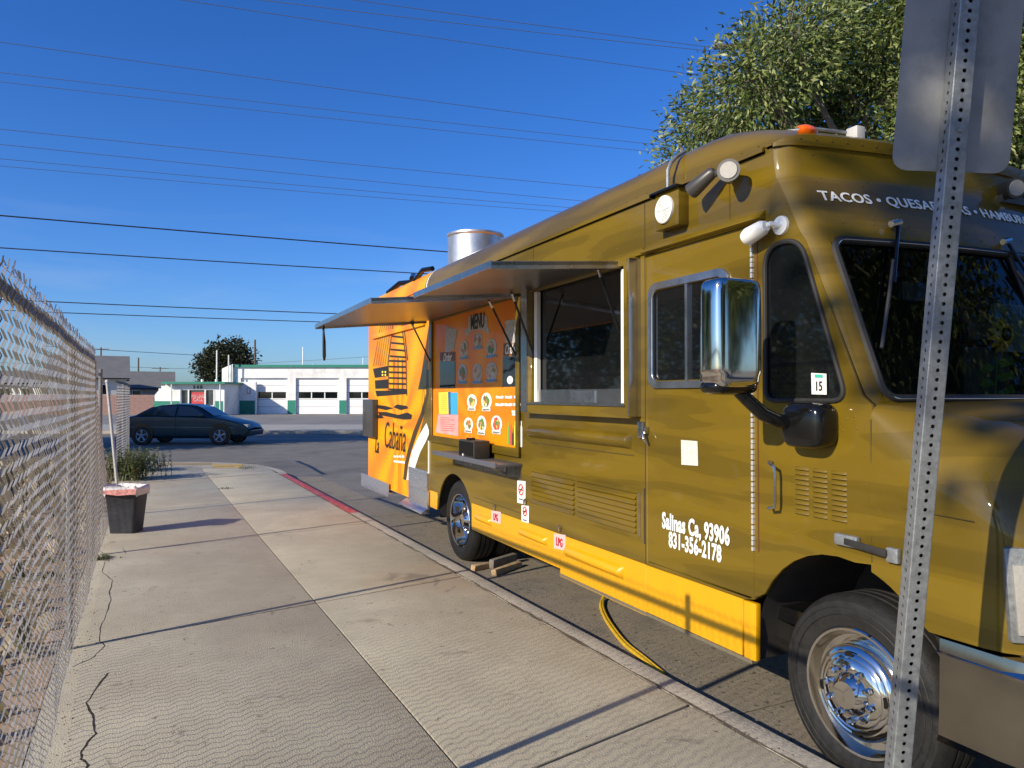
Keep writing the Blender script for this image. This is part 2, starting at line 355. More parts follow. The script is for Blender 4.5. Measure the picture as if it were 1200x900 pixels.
# the rounded corner where the pavement meets the cross street
cor = [(-0.42, vj(16.3, -0.42) + 0.006), (1.174, vj(16.3, 1.174) + 0.006), (2.44, vj(16.3, 2.44)), (2.60, 16.0)]
arc = []
p0 = Vector((2.60, 15.4)); p1 = Vector((2.60, zline(2.6))); p2 = Vector((0.9, zline(0.9)))
for k in range(11):
    t = k / 10; arc.append(((1 - t) ** 2 * p0 + 2 * t * (1 - t) * p1 + t * t * p2))
cs = [(-0.42, vj(16.3, -0.42) + .006), (2.40, vj(16.3, 2.40) + .006)] + [(a.x, a.y) for a in arc if a.y > vj(16.3, a.x) + 0.05] + [(-0.42, zline(-0.42)), (-3.2, zline(-3.2)), (-3.2, 17.6), (-0.42, 17.4)]
me = curve_mesh([cs], 0.12)
o = link('slab', me, CONC, pave); o.location = (0, 0, 0.0695)
# curb pieces along the edge; red paint on the far ones
cm = MB(); edges = [-9, -6, -3.1, -0.2, 2.75, 5.62, 8.6, 9.56, 12.4, 14.9]
for a, b in zip(edges[:-1], edges[1:]):
    o = MB().hexa([(2.452, a + .004, -.02), (2.612, a + .004, -.02), (2.612, b - .004, -.02), (2.452, b - .004, -.02), (2.452, a + .004, .127), (2.590, a + .004, .127), (2.590, b - .004, .127), (2.452, b - .004, .127)]).build('curb', REDC if 9.5 < a < 13 else CURB, bevel=0.012)
    o['kind'] = 'structure'
pts = [Vector((2.53, 14.9))] + [a + Vector((-0.05, -0.06)) for a in arc]
cb = MB(); rows = []
for i, p in enumerate(pts):
    d = (pts[min(i + 1, len(pts) - 1)] - pts[max(i - 1, 0)]).normalized(); n = Vector((d.y, -d.x))
    rows.append([(p - n * .08).to_3d() + Vector((0, 0, .125)), (p + n * .07).to_3d() + Vector((0, 0, .128)), (p + n * .09).to_3d() + Vector((0, 0, -.02))])
o = cb.grid(rows).build('curb', CURB, smooth=True); o['kind'] = 'structure'
# yellow warning patch by the ramp
yp = [gnd(248, 544), gnd(286, 544), gnd(283, 548.5), gnd(250, 548.5)]
o = sheet('sidewalk_paint', [(x, y) for x, y in yp], 0.1335, YELC)
yp = [gnd(180, 543.0), gnd(248, 542), gnd(248, 544.5), gnd(180, 545.6)]
o = sheet('sidewalk_paint', [(x, y) for x, y in yp], 0.1335, mat('faded_yellow_paint', (0.36, 0.26, 0.13), 0.8, var=0.2))
def strip_mesh(pts, wd, z):
    m_ = MB(); rows = []
    pts = [Vector(p) for p in pts]
    for i, p in enumerate(pts):
        d = (pts[min(i + 1, len(pts) - 1)] - pts[max(i - 1, 0)]).normalized(); n = Vector((d.y, -d.x)); h = (wd[i] if isinstance(wd, list) else wd) / 2
        rows.append([(p.x - n.x * h, p.y - n.y * h, z), (p.x + n.x * h, p.y + n.y * h, z)])
    return m_.grid(rows)
def jitter(pts, n=5, a=0.012):
    o_ = []
    for p, q in zip(pts[:-1], pts[1:]):
        for k in range(n):
            t = k / n; o_.append((p[0] + (q[0] - p[0]) * t + rnd.uniform(-a, a), p[1] + (q[1] - p[1]) * t + rnd.uniform(-a, a)))
    o_.append(pts[-1]); return o_
CR = mat('crack_dirt', (0.028, 0.022, 0.016), 0.95)
for cpx, wd in (([(368, 175), (360, 210), (395, 240), (385, 280), (390, 310), (370, 370), (350, 410), (352, 455), (368, 470), (330, 510), (255, 545)], .010),
                ([(380, 565), (340, 620), (305, 670), (330, 730), (335, 780), (285, 840), (285, 870), (310, 890), (300, 930)], .015),
                ([(430, 125), (443, 148)], .008)):
    pts = jitter([gnd(x / 3, 600 + y / 3) for x, y in cpx], 4, 0.004)
    strip_mesh(pts, [wd * rnd.uniform(.3, .8) for _ in pts], 0.1308).build('crack', CR, pave, recalc=False)
# dirt and tar in the rough joint beside the curb and on the edge by the fence
pts = jitter([(2.447, v) for v in np.arange(1.2, 15, 0.35)], 3, 0.006)
strip_mesh(pts, [rnd.uniform(.006, .032) for _ in pts], 0.1308).build('joint_filler', JOINT, pave, recalc=False)
GM = mat('grit', (0.17, 0.13, 0.09), 0.9, var=0.4, scale=30)
g_ = MB()
for k in range(900):
    v = rnd.uniform(1.5, 11); side_ = rnd.random() * .9
    if side_ < .45: u = 2.447 + rnd.gauss(0, .025)
    elif side_ < .8: u = -0.34 + abs(rnd.gauss(0, .05))
    else: u = rnd.uniform(-.3, 2.4)
    s_ = rnd.uniform(.002, .006); z = .130
    g_.add([(u - s_, v, z), (u, v - s_, z), (u + s_, v, z), (u, v + s_, z), (u, v, z + s_)], [(0, 1, 4), (1, 2, 4), (2, 3, 4), (3, 0, 4)])
for k in range(700):
    v = rnd.uniform(2, 9); u = 2.61 + abs(rnd.gauss(0, .12)); s_ = rnd.uniform(.004, .012); z = .012
    g_.add([(u - s_, v, z), (u, v - s_, z), (u + s_, v, z), (u, v + s_, z), (u, v, z + s_)], [(0, 1, 4), (1, 2, 4), (2, 3, 4), (3, 0, 4)])
tag(g_.build('grit', GM), kind='stuff')
# dirt lot behind the fence, far pavement, garage forecourt
lot = [(-0.43, -14), (-0.43, 17.4), tuple(c2w(-5.5, 16.9)[:2]), tuple(c2w(-90, 16.9)[:2]), (-80, -14)]
sheet('dirt_lot', lot, 0.09, DIRT)
def band(name, X0, X1, Z0, Z1, z0, z1, m):
    p = [c2w(X0, Z0), c2w(X1, Z0), c2w(X1, Z1), c2w(X0, Z1)]
    o_ = MB().hexa([(q.x, q.y, z0) for q in p] + [(q.x, q.y, z1) for q in p]).build(name, m); o_['kind'] = 'structure'; return o_
FARS = mat('far_pavement_concrete', (0.36, 0.34, 0.29), 0.9, var=0.08, scale=0.6)
band('curb', -90, 120, 31.8, 32.1, -0.02, 0.13, CURB)
xx = [-90, -60, -36] + list(np.arange(-30, 10, 4.0)) + [30, 120]
for a, b in zip(xx[:-1], xx[1:]): band('far_sidewalk', a + .02, b - .02, 32.12, 38.6, -0.02, 0.125, FARS)
band('forecourt', -90, 120, 38.62, 64, -0.02, 0.118, LOT)
sheet('road_line', [tuple(c2w(X, Z)[:2]) for X, Z in ((-90, 27.9), (120, 27.9), (120, 28.05), (-90, 28.05))], 0.004, ROAD_W)

# ================================================================ CHAIN LINK FENCES
def chain(fu, v0, v1, h, z0=0.16, d=0.052, r=0.0024, hz=0.0255):
    m_ = MB(); n = int((v1 - v0) / d); k = int(h / hz)
    for i in range(n + 1):
        pts = []; jv, ju = rnd.uniform(-.006, .006), rnd.uniform(-.003, .003)
        for j in range(k + 1):
            vv_ = v0 + i * d + jv + (d * 0.52 if j % 2 else -0.0 * d) ; zz = z0 + j * hz
            pts.append((fu(vv_, zz) + ju + (0.003 if j % 2 else -0.003), vv_ + rnd.uniform(-.003, .003), zz + rnd.uniform(-.002, .002)))
        top = pts[-1]; pts.append((top[0] + rnd.uniform(-.008, .008), top[1] + rnd.uniform(-.012, .012), top[2] + rnd.uniform(.015, .035)))
        m_.tube(pts, r, 3, cap=False)
    return m_
def fu1(v, z):
    b = -0.335 + 0.005 * math.sin(v * 2.1 + z * 3) + 0.003 * math.sin(v * 5.3)
    if v > 7.0: b -= 0.16 * (v - 7.0) / 3.6 * (z / 1.9); b += 0.06 * (v - 7) / 3.6 * (1 - z / 1.9)
    return b
f1 = thing('chain_link_fence', (-0.335, 4.0, 0.13), 'tall weathered chain link fence running along the left edge of the sidewalk beside the bin', 'fence')
off = (-0.335, 4.0, 0.13)
tag(chain(fu1, -2.6, 10.6, 1.87).build('wire_mesh', WIRE, f1, off=off, recalc=False), kind='stuff')
MB().tube([(fu1(v, 1.9) - .024, v, 1.975 - 0.004 * max(0, v - 6)) for v in np.arange(-2.6, 10.7, 0.6)], 0.021, 8).build('top_rail', RAILM, f1, off=off, smooth=True)
for v in (-0.5, 2.4, 5.2, 8.1, 10.6):
    u = fu1(v, 1.0) - 0.036
    MB().tube([(u, v, 0.05), (u, v, 1.985 + (0.09 if v == 2.4 else 0.0))], 0.024, 10).build('post', FPOST, f1, off=off, smooth=True)
tw = MB()
for v in np.arange(-2.5, 10.6, 0.48):
    tw.tube([(fu1(v, 1.9) - .046, v, 1.96), (fu1(v, 1.9) - .02, v + .01, 2.002), (fu1(v, 1.9) + .006, v, 1.97), (fu1(v, 1.9) - .02, v - .008, 1.945)], 0.002, 4)
tag(tw.build('tie_wires', WIRE, f1, off=off), kind='stuff')
# barbed strand above the rail
bw = MB(); bw.tube([(fu1(v, 1.9) - .01, v, 2.03 + 0.004 * math.sin(v * 9)) for v in np.arange(-2.6, 7.4, 0.12)], 0.002, 4)
bw.build('barbed_wire', WIRE, f1, off=off)
def fu2(v, z): return -0.33 + (v - 14.7) * 0.05 + 0.02 * math.sin(v * 2)
f2 = thing('chain_link_fence', (-0.33, 14.7, 0.13), 'short far stretch of chain link fence between the leaning pole and the green sedan', 'fence')
off2 = (-0.33, 14.7, 0.13)
tag(chain(fu2, 14.75, 18.2, 1.66, r=0.0026).build('wire_mesh', WIRE, f2, off=off2, recalc=False), kind='stuff')
MB().tube([(fu2(v, 1), v, 1.90 - 0.012 * (v - 14.7)) for v in np.arange(14.6, 18.4, 0.5)], 0.024, 8).build('top_rail', RAILM, f2, off=off2, smooth=True)
for v in (16.4, 18.2): MB().tube([(fu2(v, 1) - .04, v, 0.05), (fu2(v, 1) - .04, v, 1.87)], 0.028, 8).build('post', FPOST, f2, off=off2, smooth=True)
b0 = gnd(137.5, 568); bt = c2w((125.5 - 600) / F * 12.6, 12.6, 1.66 + 15 * 12.6 / F)
MB().tube([(b0[0], b0[1], 0.1), tuple(bt)], 0.026, 10).lathe([(0.0, .045), (.025, .04), (.034, .02), (.034, 0)], (bt.x, bt.y, bt.z), 'w', 10).build('leaning_pole', mat('white_pole', (0.50, 0.47, 0.42), 0.5, var=0.15, scale=20), off=(b0[0], b0[1], 0.1), smooth=True)
lp = bpy.data.objects['leaning_pole']; lp.location = (b0[0], b0[1], 0.1); tag(lp, 'pale leaning gate pole standing behind the bin before the far fence', 'pole')

# ================================================================ TRUCK
TO = (3.8, 4.5, 0.0)
TL = t2w(3.8, 4.5, 0.0)
truck = thing('food_truck', TL, 'olive gold and orange food truck parked at the curb with raised serving awnings', 'food truck', rz=-AT)
def tb(m_, name, m, parent=truck, **k): return m_.build(name, m, parent, off=TO, **k)
def plate(name, splines, m, u=2.60, th=0.03, parent=truck, bev=0.0):
    """a plate in the side plane; splines are (v, w) outlines; outer face at u"""
    me = curve_mesh(splines, th, bev)
    for v in me.vertices:
        a, b, c = v.co; v.co = (u + th / 2 - c - TO[0], a - TO[1], b - TO[2])
    me.flip_normals() if False else None
    bm = bmesh.new(); bm.from_mesh(me); bmesh.ops.remove_doubles(bm, verts=bm.verts, dist=1e-5); bmesh.ops.recalc_face_normals(bm, faces=bm.faces); bm.to_mesh(me); bm.free()
    return link(name, me, m, parent)
def rect(v0, v1, w0, w1, r=0.0, n=5):
    if v0 > v1: v0, v1 = v1, v0
    if r <= 0: return [(v0, w0), (v1, w0), (v1, w1), (v0, w1)]
    o_ = []
    for cx, cy, a0 in ((v1 - r, w0 + r, -90), (v1 - r, w1 - r, 0), (v0 + r, w1 - r, 90), (v0 + r, w0 + r, 180)):
        for k in range(n + 1):
            t = R(a0 + 90 * k / n); o_.append((cx + r * math.cos(t), cy + r * math.sin(t)))
    return o_
def pxs(pts, u=2.60): return [side(x, y, u) for x, y in pts]
def side_text(txt, v, w_, size, m, u=2.594, bold=0.0, xs=1.0, shear=0.0, name='lettering', spacing=1.0, rot=0.0, parent=truck):
    me = text_mesh(txt, size, 0.002, bold, xs, shear, spacing)
    for q in me.vertices:
        a, b, c = q.co
        a, b = a * math.cos(rot) - b * math.sin(rot), a * math.sin(rot) + b * math.cos(rot)
        q.co = (u - c - TO[0], v - a - TO[1], w_ + b - TO[2])
    return link(name, me, m, parent)
def decal(name, pts_vw, m, u=2.596, th=0.004, parent=truck): return plate(name, [pts_vw], m, u, th, parent)
def strokes(lines, wd, name, m, u=2.594):
    m_ = MB()
    for ln in lines:
        w_ = wd
        if isinstance(ln, tuple): ln, w_ = ln
        pts = [Vector(p) for p in ln]
        rows = []
        for i, p in enumerate(pts):
            d = (pts[min(i + 1, len(pts) - 1)] - pts[max(i - 1, 0)]); d = d.normalized() if d.length > 0 else Vector((1, 0)); n = Vector((d.y, -d.x)) * w_ / 2
            rows.append([(u, p.x - n.x, p.y - n.y), (u, p.x + n.x, p.y + n.y)])
        m_.grid(rows)
    return tb(m_, name, m, recalc=False)
US = 2.60
def arch(c, z, rx, rz, a0, a1, n=18):
    return [(c + rx * math.cos(R(a0 + (a1 - a0) * k / n)), z + rz * math.sin(R(a0 + (a1 - a0) * k / n))) for k in range(n + 1)]
FWC, RWC, WR = 2.235, 6.96, 0.405          # wheel centres along the truck
# --- main olive side: holes for bays, door, cab window
ra = arch(6.98, 0.42, 0.50, 0.45, 0, 180)
fa = [p for p in arch(2.29, 0.44, 0.50, 0.53, 0, 180)]
outer = [(2.12, 0.97), (2.12, 1.62), (2.17, 1.66), (2.46, 2.36), (2.66, 2.68), (2.70, 2.85), (7.74, 2.85), (7.74, 0.44), (7.49, 0.44)]
outer += [p for p in ra if p[1] > 0.45 and 6.5 < p[0] < 7.48]
outer += [(6.50, 0.645), (2.855, 0.645)]
fa2 = sorted([p for p in fa if p[0] > 2.13 and p[1] > 0.66], key=lambda p: -p[0])
outer += fa2
def rpoly(pts, rr, n=6):
    o_ = []; k = len(pts)
    for i in range(k):
        p, a, b = Vector(pts[i]), Vector(pts[i - 1]), Vector(pts[(i + 1) % k]); r_ = rr[i]
        d1 = (a - p).normalized(); d2 = (b - p).normalized()
        for j in range(n + 1):
            t = j / n; q = (1 - t) ** 2 * (p + d1 * r_) + 2 * t * (1 - t) * p + t * t * (p + d2 * r_); o_.append((q.x, q.y))
    return o_
holes = [rect(3.76, 5.18, 1.56, 2.48), rect(5.44, 7.68, 1.20, 2.48), rect(2.79, 3.685, 0.66, 2.505), 
         rpoly([(2.705, 1.635), (2.705, 2.375), (2.485, 2.375), (2.235, 1.635)], [.06, .11, .10, .08])]
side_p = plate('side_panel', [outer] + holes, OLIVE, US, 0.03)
# far side, back, floor, inner lining
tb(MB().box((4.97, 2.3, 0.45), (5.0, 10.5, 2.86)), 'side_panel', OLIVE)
tb(MB().box((2.63, 10.47, 0.45), (4.97, 10.5, 2.86)), 'rear_panel', ORANGE)
tb(MB().box((2.75, 2.6, 0.55), (4.95, 10.45, 0.62)), 'floor', BLACK)
DARK = mat('dark_interior', (0.025, 0.022, 0.02), 0.7, var=0.2, scale=6)
tb(MB().box((3.3, 2.9, 0.62), (3.33, 10.4, 2.9)), 'inner_partition', DARK)
tb(MB().box((2.66, 5.36, 0.62), (3.3, 5.42, 2.84)).box((2.66, 3.70, 0.62), (3.3, 3.73, 2.84)).box((2.66, 7.69, .62), (3.3, 7.72, 2.84)), 'inner_bulkhead', DARK)
# underbody
UND = mat('underbody', (0.03, 0.026, 0.022), 0.85, var=0.3)
tb(MB().box((3.0, 1.5, 0.42), (3.12, 10.3, 0.55)).box((4.5, 1.5, 0.42), (4.62, 10.3, 0.55)).box((3.15, 3.6, 0.36), (4.3, 4.6, 0.56)).box((2.8, 7.6, 0.40), (4.8, 8.6, 0.56)), 'chassis', UND)
tb(MB().tube([(2.75, FWC, .41), (4.85, FWC, .41)], .05, 10).tube([(2.75, RWC, .41), (4.85, RWC, .41)], .07, 10).lathe([(0, -.16), (.12, -.12), (.17, 0), (.12, .12), (0, .16)], (3.8, RWC, .41), 'u', 16), 'axle', UND, smooth=True)
# wheel wells
for c, z, rx, rz in ((2.29, .44, .50, .53), (6.98, .42, .50, .45)):
    a = arch(c, z, rx + .01, rz + .01, -8, 188, 20); rows = [[(2.632, p[0], p[1]) for p in a], [(3.25, p[0], p[1]) for p in a]]
    tb(MB().grid(rows), 'wheel_well', UND, smooth=True)
tb(MB().grid([[(3.25, 2.9, .3), (3.25, 1.6, .3)], [(3.25, 2.9, 1.1), (3.25, 1.6, 1.1)]]), 'wheel_well_wall', UND)
# --- yellow skirt, in four panels
def skirt(v0, v1, w0, w1, humps=()):
    s_ = plate('skirt_panel', [rect(v0 + .002, v1 - .002, w0, w1)], YEL, 2.597, 0.03)
    for (a, b, c, d) in humps: hump(a, b, c, d, YEL, s_)
    return s_
def hump(v0, v1, w0, w1, m, parent=truck, depth=0.035, u=2.598):
    rows = []; n = 10
    for i in range(n + 1):
        t = i / n; w_ = w0 + (w1 - w0) * t; dd = depth * math.sin(math.pi * min(1, t * 1.0)) ** 0.7 if 0 < t < 1 else 0
        e = 0.03
        rows.append([(u + .003, v0, w_), (u - dd * .75, v0 + e * .5, w_), (u - dd, v0 + e, w_), (u - dd, v1 - e * .4, w_), (u - dd * .9, v1 - e * .15, w_), (u + .003, v1, w_)])
    return tb(MB().grid(rows), 'raised_rib', m, parent, smooth=True, sharp=50)
skirt(2.87, 3.69, 0.365, 0.642)
skirt(3.69, 4.76, 0.340, 0.642, [(3.93, 4.66, 0.50, 0.585)])
skirt(4.76, 6.50, 0.395, 0.642, [(4.96, 5.42, 0.52, 0.59), (6.02, 6.36, 0.50, 0.57)])
skirt(7.49, 7.72, 0.44, 0.62)
tb(MB().hexa([(2.597, 2.862, .36), (2.60, 2.78, .36), (2.63, 2.78, .36), (2.63, 2.862, .36), (2.597, 2.862, .642), (2.597, 2.775, .642), (2.63, 2.775, .642), (2.63, 2.862, .642)]), 'skirt_end', YEL, bevel=0.008)
tb(MB().box((2.592, 2.80, .345), (2.63, 4.76, .362)), 'skirt_edge', mat('edge_steel', (0.25, 0.22, 0.15), .5, .5))
# --- roof
def vfront(u): 
    x = (u - 3.8) / 1.2; return 2.60 - 0.13 * (1 - x * x)
def g_(d, r_=0.26, e=2.1): 
    q = min(max(d / r_, 0), 1); return (1 - (1 - q) ** e) ** (1 / e)
us = [2.60, 2.603, 2.61, 2.625, 2.65, 2.68, 2.72, 2.77, 2.83, 2.9, 3.1, 3.4, 3.8, 4.2, 4.5, 4.7, 4.77, 4.83, 4.88, 4.92, 4.95, 4.975, 4.99, 4.997, 5.0]
ds = [0, .002, .006, .02, .05, .08, .12, .17, .23, .30, .42, .55]
def roof_part(v_list, name, m, front=False):
    rows = []
    for d in v_list:
        r_ = []
        for u in us:
            du = min(u - 2.60, 5.0 - u); base = vfront(u) if front else 0
            if front: 
                cr_ = 0.055 * (1 - min(du / .07, 1)) ** 2
                v = base + cr_ * max(0, 1 - d / .56) + d; k = .18 * min(1, d / .006) + .82 * g_(d, .60, 1.25)
            else: v = d; k = 1
            v_ = v if not front or d < .7 else 3.35
            h = 2.852 + (0.235 + 0.015 * (1 - ((u - 3.8) / 1.2) ** 2)) * g_(du, .21, 2.0) * k
            r_.append((u, v_, h))
        rows.append(r_)
    return tb(MB().grid(rows), name, m, smooth=True)
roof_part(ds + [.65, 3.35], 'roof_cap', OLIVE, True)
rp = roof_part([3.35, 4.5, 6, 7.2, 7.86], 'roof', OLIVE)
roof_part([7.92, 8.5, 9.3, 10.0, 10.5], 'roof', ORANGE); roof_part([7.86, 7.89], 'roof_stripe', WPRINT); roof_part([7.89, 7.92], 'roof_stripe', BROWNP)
# drip rail
DR = []
pp = [(2.594, v, 2.848) for v in (10.5, 8, 6, 4, 2.72)]
tb(MB().box((2.585, 2.70, 2.838), (2.60, 7.86, 2.856)).box((2.578, 2.70, 2.830), (2.588, 7.86, 2.846)), 'drip_rail', OLIVE)
tb(MB().box((2.598, 2.70, 2.826), (2.604, 7.80, 2.838)), 'drip_shadow_gap', BLACK)
rows = []
for u in [2.60, 2.603, 2.615, 2.64, 2.68, 2.75] + list(np.linspace(2.9, 4.7, 10)) + [4.85, 4.92, 4.96, 4.985, 5.0]:
    du = min(u - 2.60, 5.0 - u); cr_ = 0.055 * (1 - min(du / .07, 1)) ** 2; v = vfront(u) + cr_
    rows.append([(u, v + .01, 2.858), (u - (0.012 if u < 2.62 else 0), v - .014, 2.856), (u - (0.012 if u < 2.62 else 0), v - .014, 2.838), (u, v + .01, 2.836)])
tb(MB().grid(rows), 'drip_rail', OLIVE, smooth=True, sharp=40)
# --- front: fascia, pillars, windshield
VW = [(2.838, 2.60), (2.80, 2.60), (2.70, 2.585), (2.68, 2.575), (2.60, 2.53), (2.50, 2.482), (2.40, 2.435), (2.36, 2.42), (2.0, 2.286), (1.635, 2.15), (1.58, 2.13)]
def vf(w_):
    for (a, x), (b, y) in zip(VW[:-1], VW[1:]):
        if b <= w_ <= a: return x + (y - x) * (a - w_) / (a - b)
    return VW[-1][1] if w_ < VW[-1][0] else VW[0][1]
def fpt(u, w_, out_=0.0):
    du = min(u - 2.60, 5.0 - u); cr_ = 0.055 * (1 - min(max(du, 0) / .07, 1)) ** 2.2
    bow = 0.13 * (1 - ((u - 3.8) / 1.2) ** 2)
    return (u, vf(w_) - bow + cr_ - out_, w_)
ul = [2.60, 2.6025, 2.61, 2.625, 2.645, 2.665, 2.69, 2.72] + list(np.linspace(2.8, 4.8, 15)) + [4.88, 4.91, 4.935, 4.955, 4.975, 4.99, 4.997, 5.0]
fas = MB().grid([[fpt(u, w_) for u in ul] for w_ in [2.838, 2.80, 2.74, 2.70, 2.68, 2.64, 2.60, 2.55, 2.5, 2.45, 2.40, 2.372]])
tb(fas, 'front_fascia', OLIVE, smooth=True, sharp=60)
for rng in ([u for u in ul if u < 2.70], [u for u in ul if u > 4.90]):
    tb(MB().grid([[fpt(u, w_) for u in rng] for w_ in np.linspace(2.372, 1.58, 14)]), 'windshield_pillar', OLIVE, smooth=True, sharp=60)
# near side filler between the pillar's round edge and the flat side
rows = [[(2.60, fpt(2.60, w_)[1] - .003, w_), (2.602, fpt(2.60, w_)[1] + .14, w_)] for w_ in np.linspace(2.838, 2.42, 10)]
tb(MB().grid(rows), 'corner_panel', OLIVE)
tb(MB().grid([[fpt(u, w_) for u in ul if 2.66 < u < 4.94] for w_ in (1.635, 1.60, 1.57, 1.52)]), 'cowl_panel', OLIVE, smooth=True)
wl = [u for u in ul if 2.66 < u < 4.94]
def loopw(o_, i_):
    return None
wsu = [2.69 + (4.91 - 2.69) * k / 24 for k in range(25)]
tb(MB().grid([[fpt(u, w_, -.012) for u in wsu] for w_ in np.linspace(2.365, 1.635, 8)]), 'windshield', WGLASS, smooth=True)
def wtube(path, r_, name, m): return tb(MB().tube(path, r_, 8), name, m, smooth=True)
def corner_path(u0, u1, w0, w1, rr=0.06, n=5):
    o_ = []
    for cu, cw, a0 in ((u1 - rr, w0 + rr, -90), (u1 - rr, w1 - rr, 0), (u0 + rr, w1 - rr, 90), (u0 + rr, w0 + rr, 180)):
        for k in range(n + 1):
            t = R(a0 + 90 * k / n); o_.append((cu + rr * math.cos(t), cw + rr * math.sin(t)))
    return o_
def densify(o_, st=0.12):
    r_ = []
    for a, b in zip(o_, o_[1:] + o_[:1]):
        d = math.hypot(b[0] - a[0], b[1] - a[1]); n = max(1, int(d / st))
        for k in range(n): r_.append((a[0] + (b[0] - a[0]) * k / n, a[1] + (b[1] - a[1]) * k / n))
    return r_ + [r_[0], r_[1]]
cp = densify(corner_path(2.70, 4.90, 1.645, 2.362))
for cu, cw0, cc, a0 in ((2.76, 2.302, (2.685, 2.376), 90), (2.76, 1.705, (2.685, 1.63), 180), (4.84, 2.302, (4.915, 2.376), 0), (4.84, 1.705, (4.915, 1.63), 270)):
    m_ = MB(); arc_ = [(cu + .06 * math.cos(R(a0 + 15 * k)), cw0 + .06 * math.sin(R(a0 + 15 * k))) for k in range(7)]
    m_.v = [fpt(*cc, .002)] + [fpt(*q, .002) for q in arc_]; m_.f = [(0, k, k + 1) for k in range(1, 7)]
    tb(m_, 'windshield_corner', OLIVE, recalc=False)
wtube([fpt(u, w_, -.002) for u, w_ in cp], .019, 'windshield_seal', RUB)
wtube([fpt(u, w_, .014) for u, w_ in cp], .0035, 'windshield_trim', CHROME)
tb(MB().tube([fpt(3.8, w_, -.004) for w_ in np.linspace(2.35, 1.65, 6)], .014, 8), 'windshield_divider', RUB, smooth=True)
# cab window
cw = holes[3]
plate('cab_window', [cw], GLASS, 2.606, 0.008)
cwc = sum((Vector(p) for p in cw), Vector((0, 0))) / len(cw)
tb(MB().tube([(2.598, a, b) for a, b in cw + cw[:2]], .012, 8), 'cab_window_seal', RUB, smooth=True)
# --- rivets
rv = MB()
def rivet(p, n, s=0.0065):
    n = Vector(n).normalized(); a = n.cross(Vector((0, 0, 1))).normalized(); b = n.cross(a); p = Vector(p)
    ring = [p + (a * math.cos(t) + b * math.sin(t)) * s for t in [k * math.pi / 3 for k in range(6)]]
    rv.add(ring + [p + n * s * .7], [(k, (k + 1) % 6, 6) for k in range(6)])
for v in np.arange(2.75, 7.8, 0.115): rivet((2.601, v, 2.875), (-1, 0, .1), .006)
for u in np.arange(2.70, 4.95, 0.085): rivet((u, vfront(u) - .001, 2.876), (0, -1, .1), .006)
for w_ in np.arange(2.60, 2.83, .07): rivet((2.60, 2.95, w_), (-1, 0, 0), .005)
for v, ws in ((3.70, np.arange(.7, 2.5, .14)), (2.765, np.arange(.75, 2.45, .13)), (2.15, np.arange(1.05, 1.6, .12))):
    for w_ in ws: rivet((2.60, v, w_), (-1, 0, 0), .0045)
for v in np.arange(2.2, 2.75, .11): rivet((2.60, v, 1.03), (-1, 0, 0), .0055)
for w_, st in ((2.80, .22), (2.69, .31), (2.66, .26), (2.45, .2)):
    for u in np.arange(2.76, 4.9, st): rivet(fpt(u + rnd.uniform(-.03, .03), w_, .001), (0, -1, 0), .006)
for u in np.arange(2.72, 4.9, .17): rivet(fpt(u, 1.605, .001), (0, -1, .2), .006)
for a, b in [(2.22, 1.62), (2.2, 1.57), (2.19, 1.52), (2.24, 1.56), (2.26, 1.51), (2.3, 1.60), (2.33, 1.53)]: rivet((2.60, a, b), (-1, 0, 0), .006)
for v in np.arange(3.75, 6.4, .11): rivet((2.60, v, .668), (-1, 0, 0), .0055)
for w_ in np.arange(.75, 1.5, .11): rivet((2.60, 5.33, w_), (-1, 0, 0), .0055)
for v in np.arange(3.8, 7.6, .2): rivet((2.60, v, 2.60), (-1, 0, 0), .0055)
tag(tb(rv, 'rivets', OLIVE, recalc=False), kind='stuff')
# --- ledge over door and seams
tb(MB().hexa([(2.555, 2.70, 2.510), (2.60, 2.70, 2.503), (2.60, 3.69, 2.503), (2.555, 3.69, 2.510), (2.592, 2.70, 2.548), (2.60, 2.70, 2.552), (2.60, 3.69, 2.552), (2.592, 3.69, 2.548)]), 'door_header', OLIVE, bevel=.004)
tb(MB().box((2.585, 3.695, 2.51), (2.60, 5.44, 2.55)), 'bay_header', OLIVE)
SEAM = mat('panel_seam', (0.05, 0.035, 0.008), 0.7)
for v, a, b in ((3.695, .645, 2.50), (3.695, 2.55, 2.83), (2.12, .98, 1.56), (2.95, 2.56, 2.83), (5.2, 2.56, 2.83)):
    tb(MB().box((2.5975, v - .002, a), (2.60, v + .002, b)), 'panel_seam', SEAM)
# --- door
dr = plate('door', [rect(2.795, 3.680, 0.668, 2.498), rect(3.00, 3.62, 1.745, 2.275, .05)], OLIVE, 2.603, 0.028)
plate('door_window', [rect(2.98, 3.64, 1.725, 2.295, .05)], GLASS, 2.611, 0.008, dr)
fr_ = plate('door_window_frame', [rect(2.955, 3.655, 1.70, 2.32, .075), rect(2.995, 3.615, 1.74, 2.28, .05)], ALU, 2.588, 0.022, dr)
tb(MB().box((2.594, 3.29, 1.742), (2.612, 3.312, 2.278)), 'window_bar', ALU, dr)
hg = MB()
for k in range(0, 60):
    w_ = .90 + k * .0262; hg.box((2.588, 2.782 + (.002 if k % 2 else 0), w_), (2.602, 2.796, w_ + (.022 if k % 2 else .018)))
tag(tb(hg, 'piano_hinge', mat('hinge_metal', (.72, .72, .70), .35, .5), dr), kind='stuff')
tb(MB().box((2.597, 2.755, .90), (2.603, 2.762, 2.46)), 'seam_strip', mat('seam_red', (0.13, 0.04, 0.01), .6))
tb(MB().box((2.58, 3.70, 1.40), (2.60, 3.75, 1.50)).tube([(2.57, 3.68, 1.44), (2.56, 3.66, 1.40), (2.585, 3.655, 1.37)], .009, 8).box((2.572, 3.66, 1.43), (2.60, 3.69, 1.47)), 'door_latch', STEEL, dr, bevel=.004)
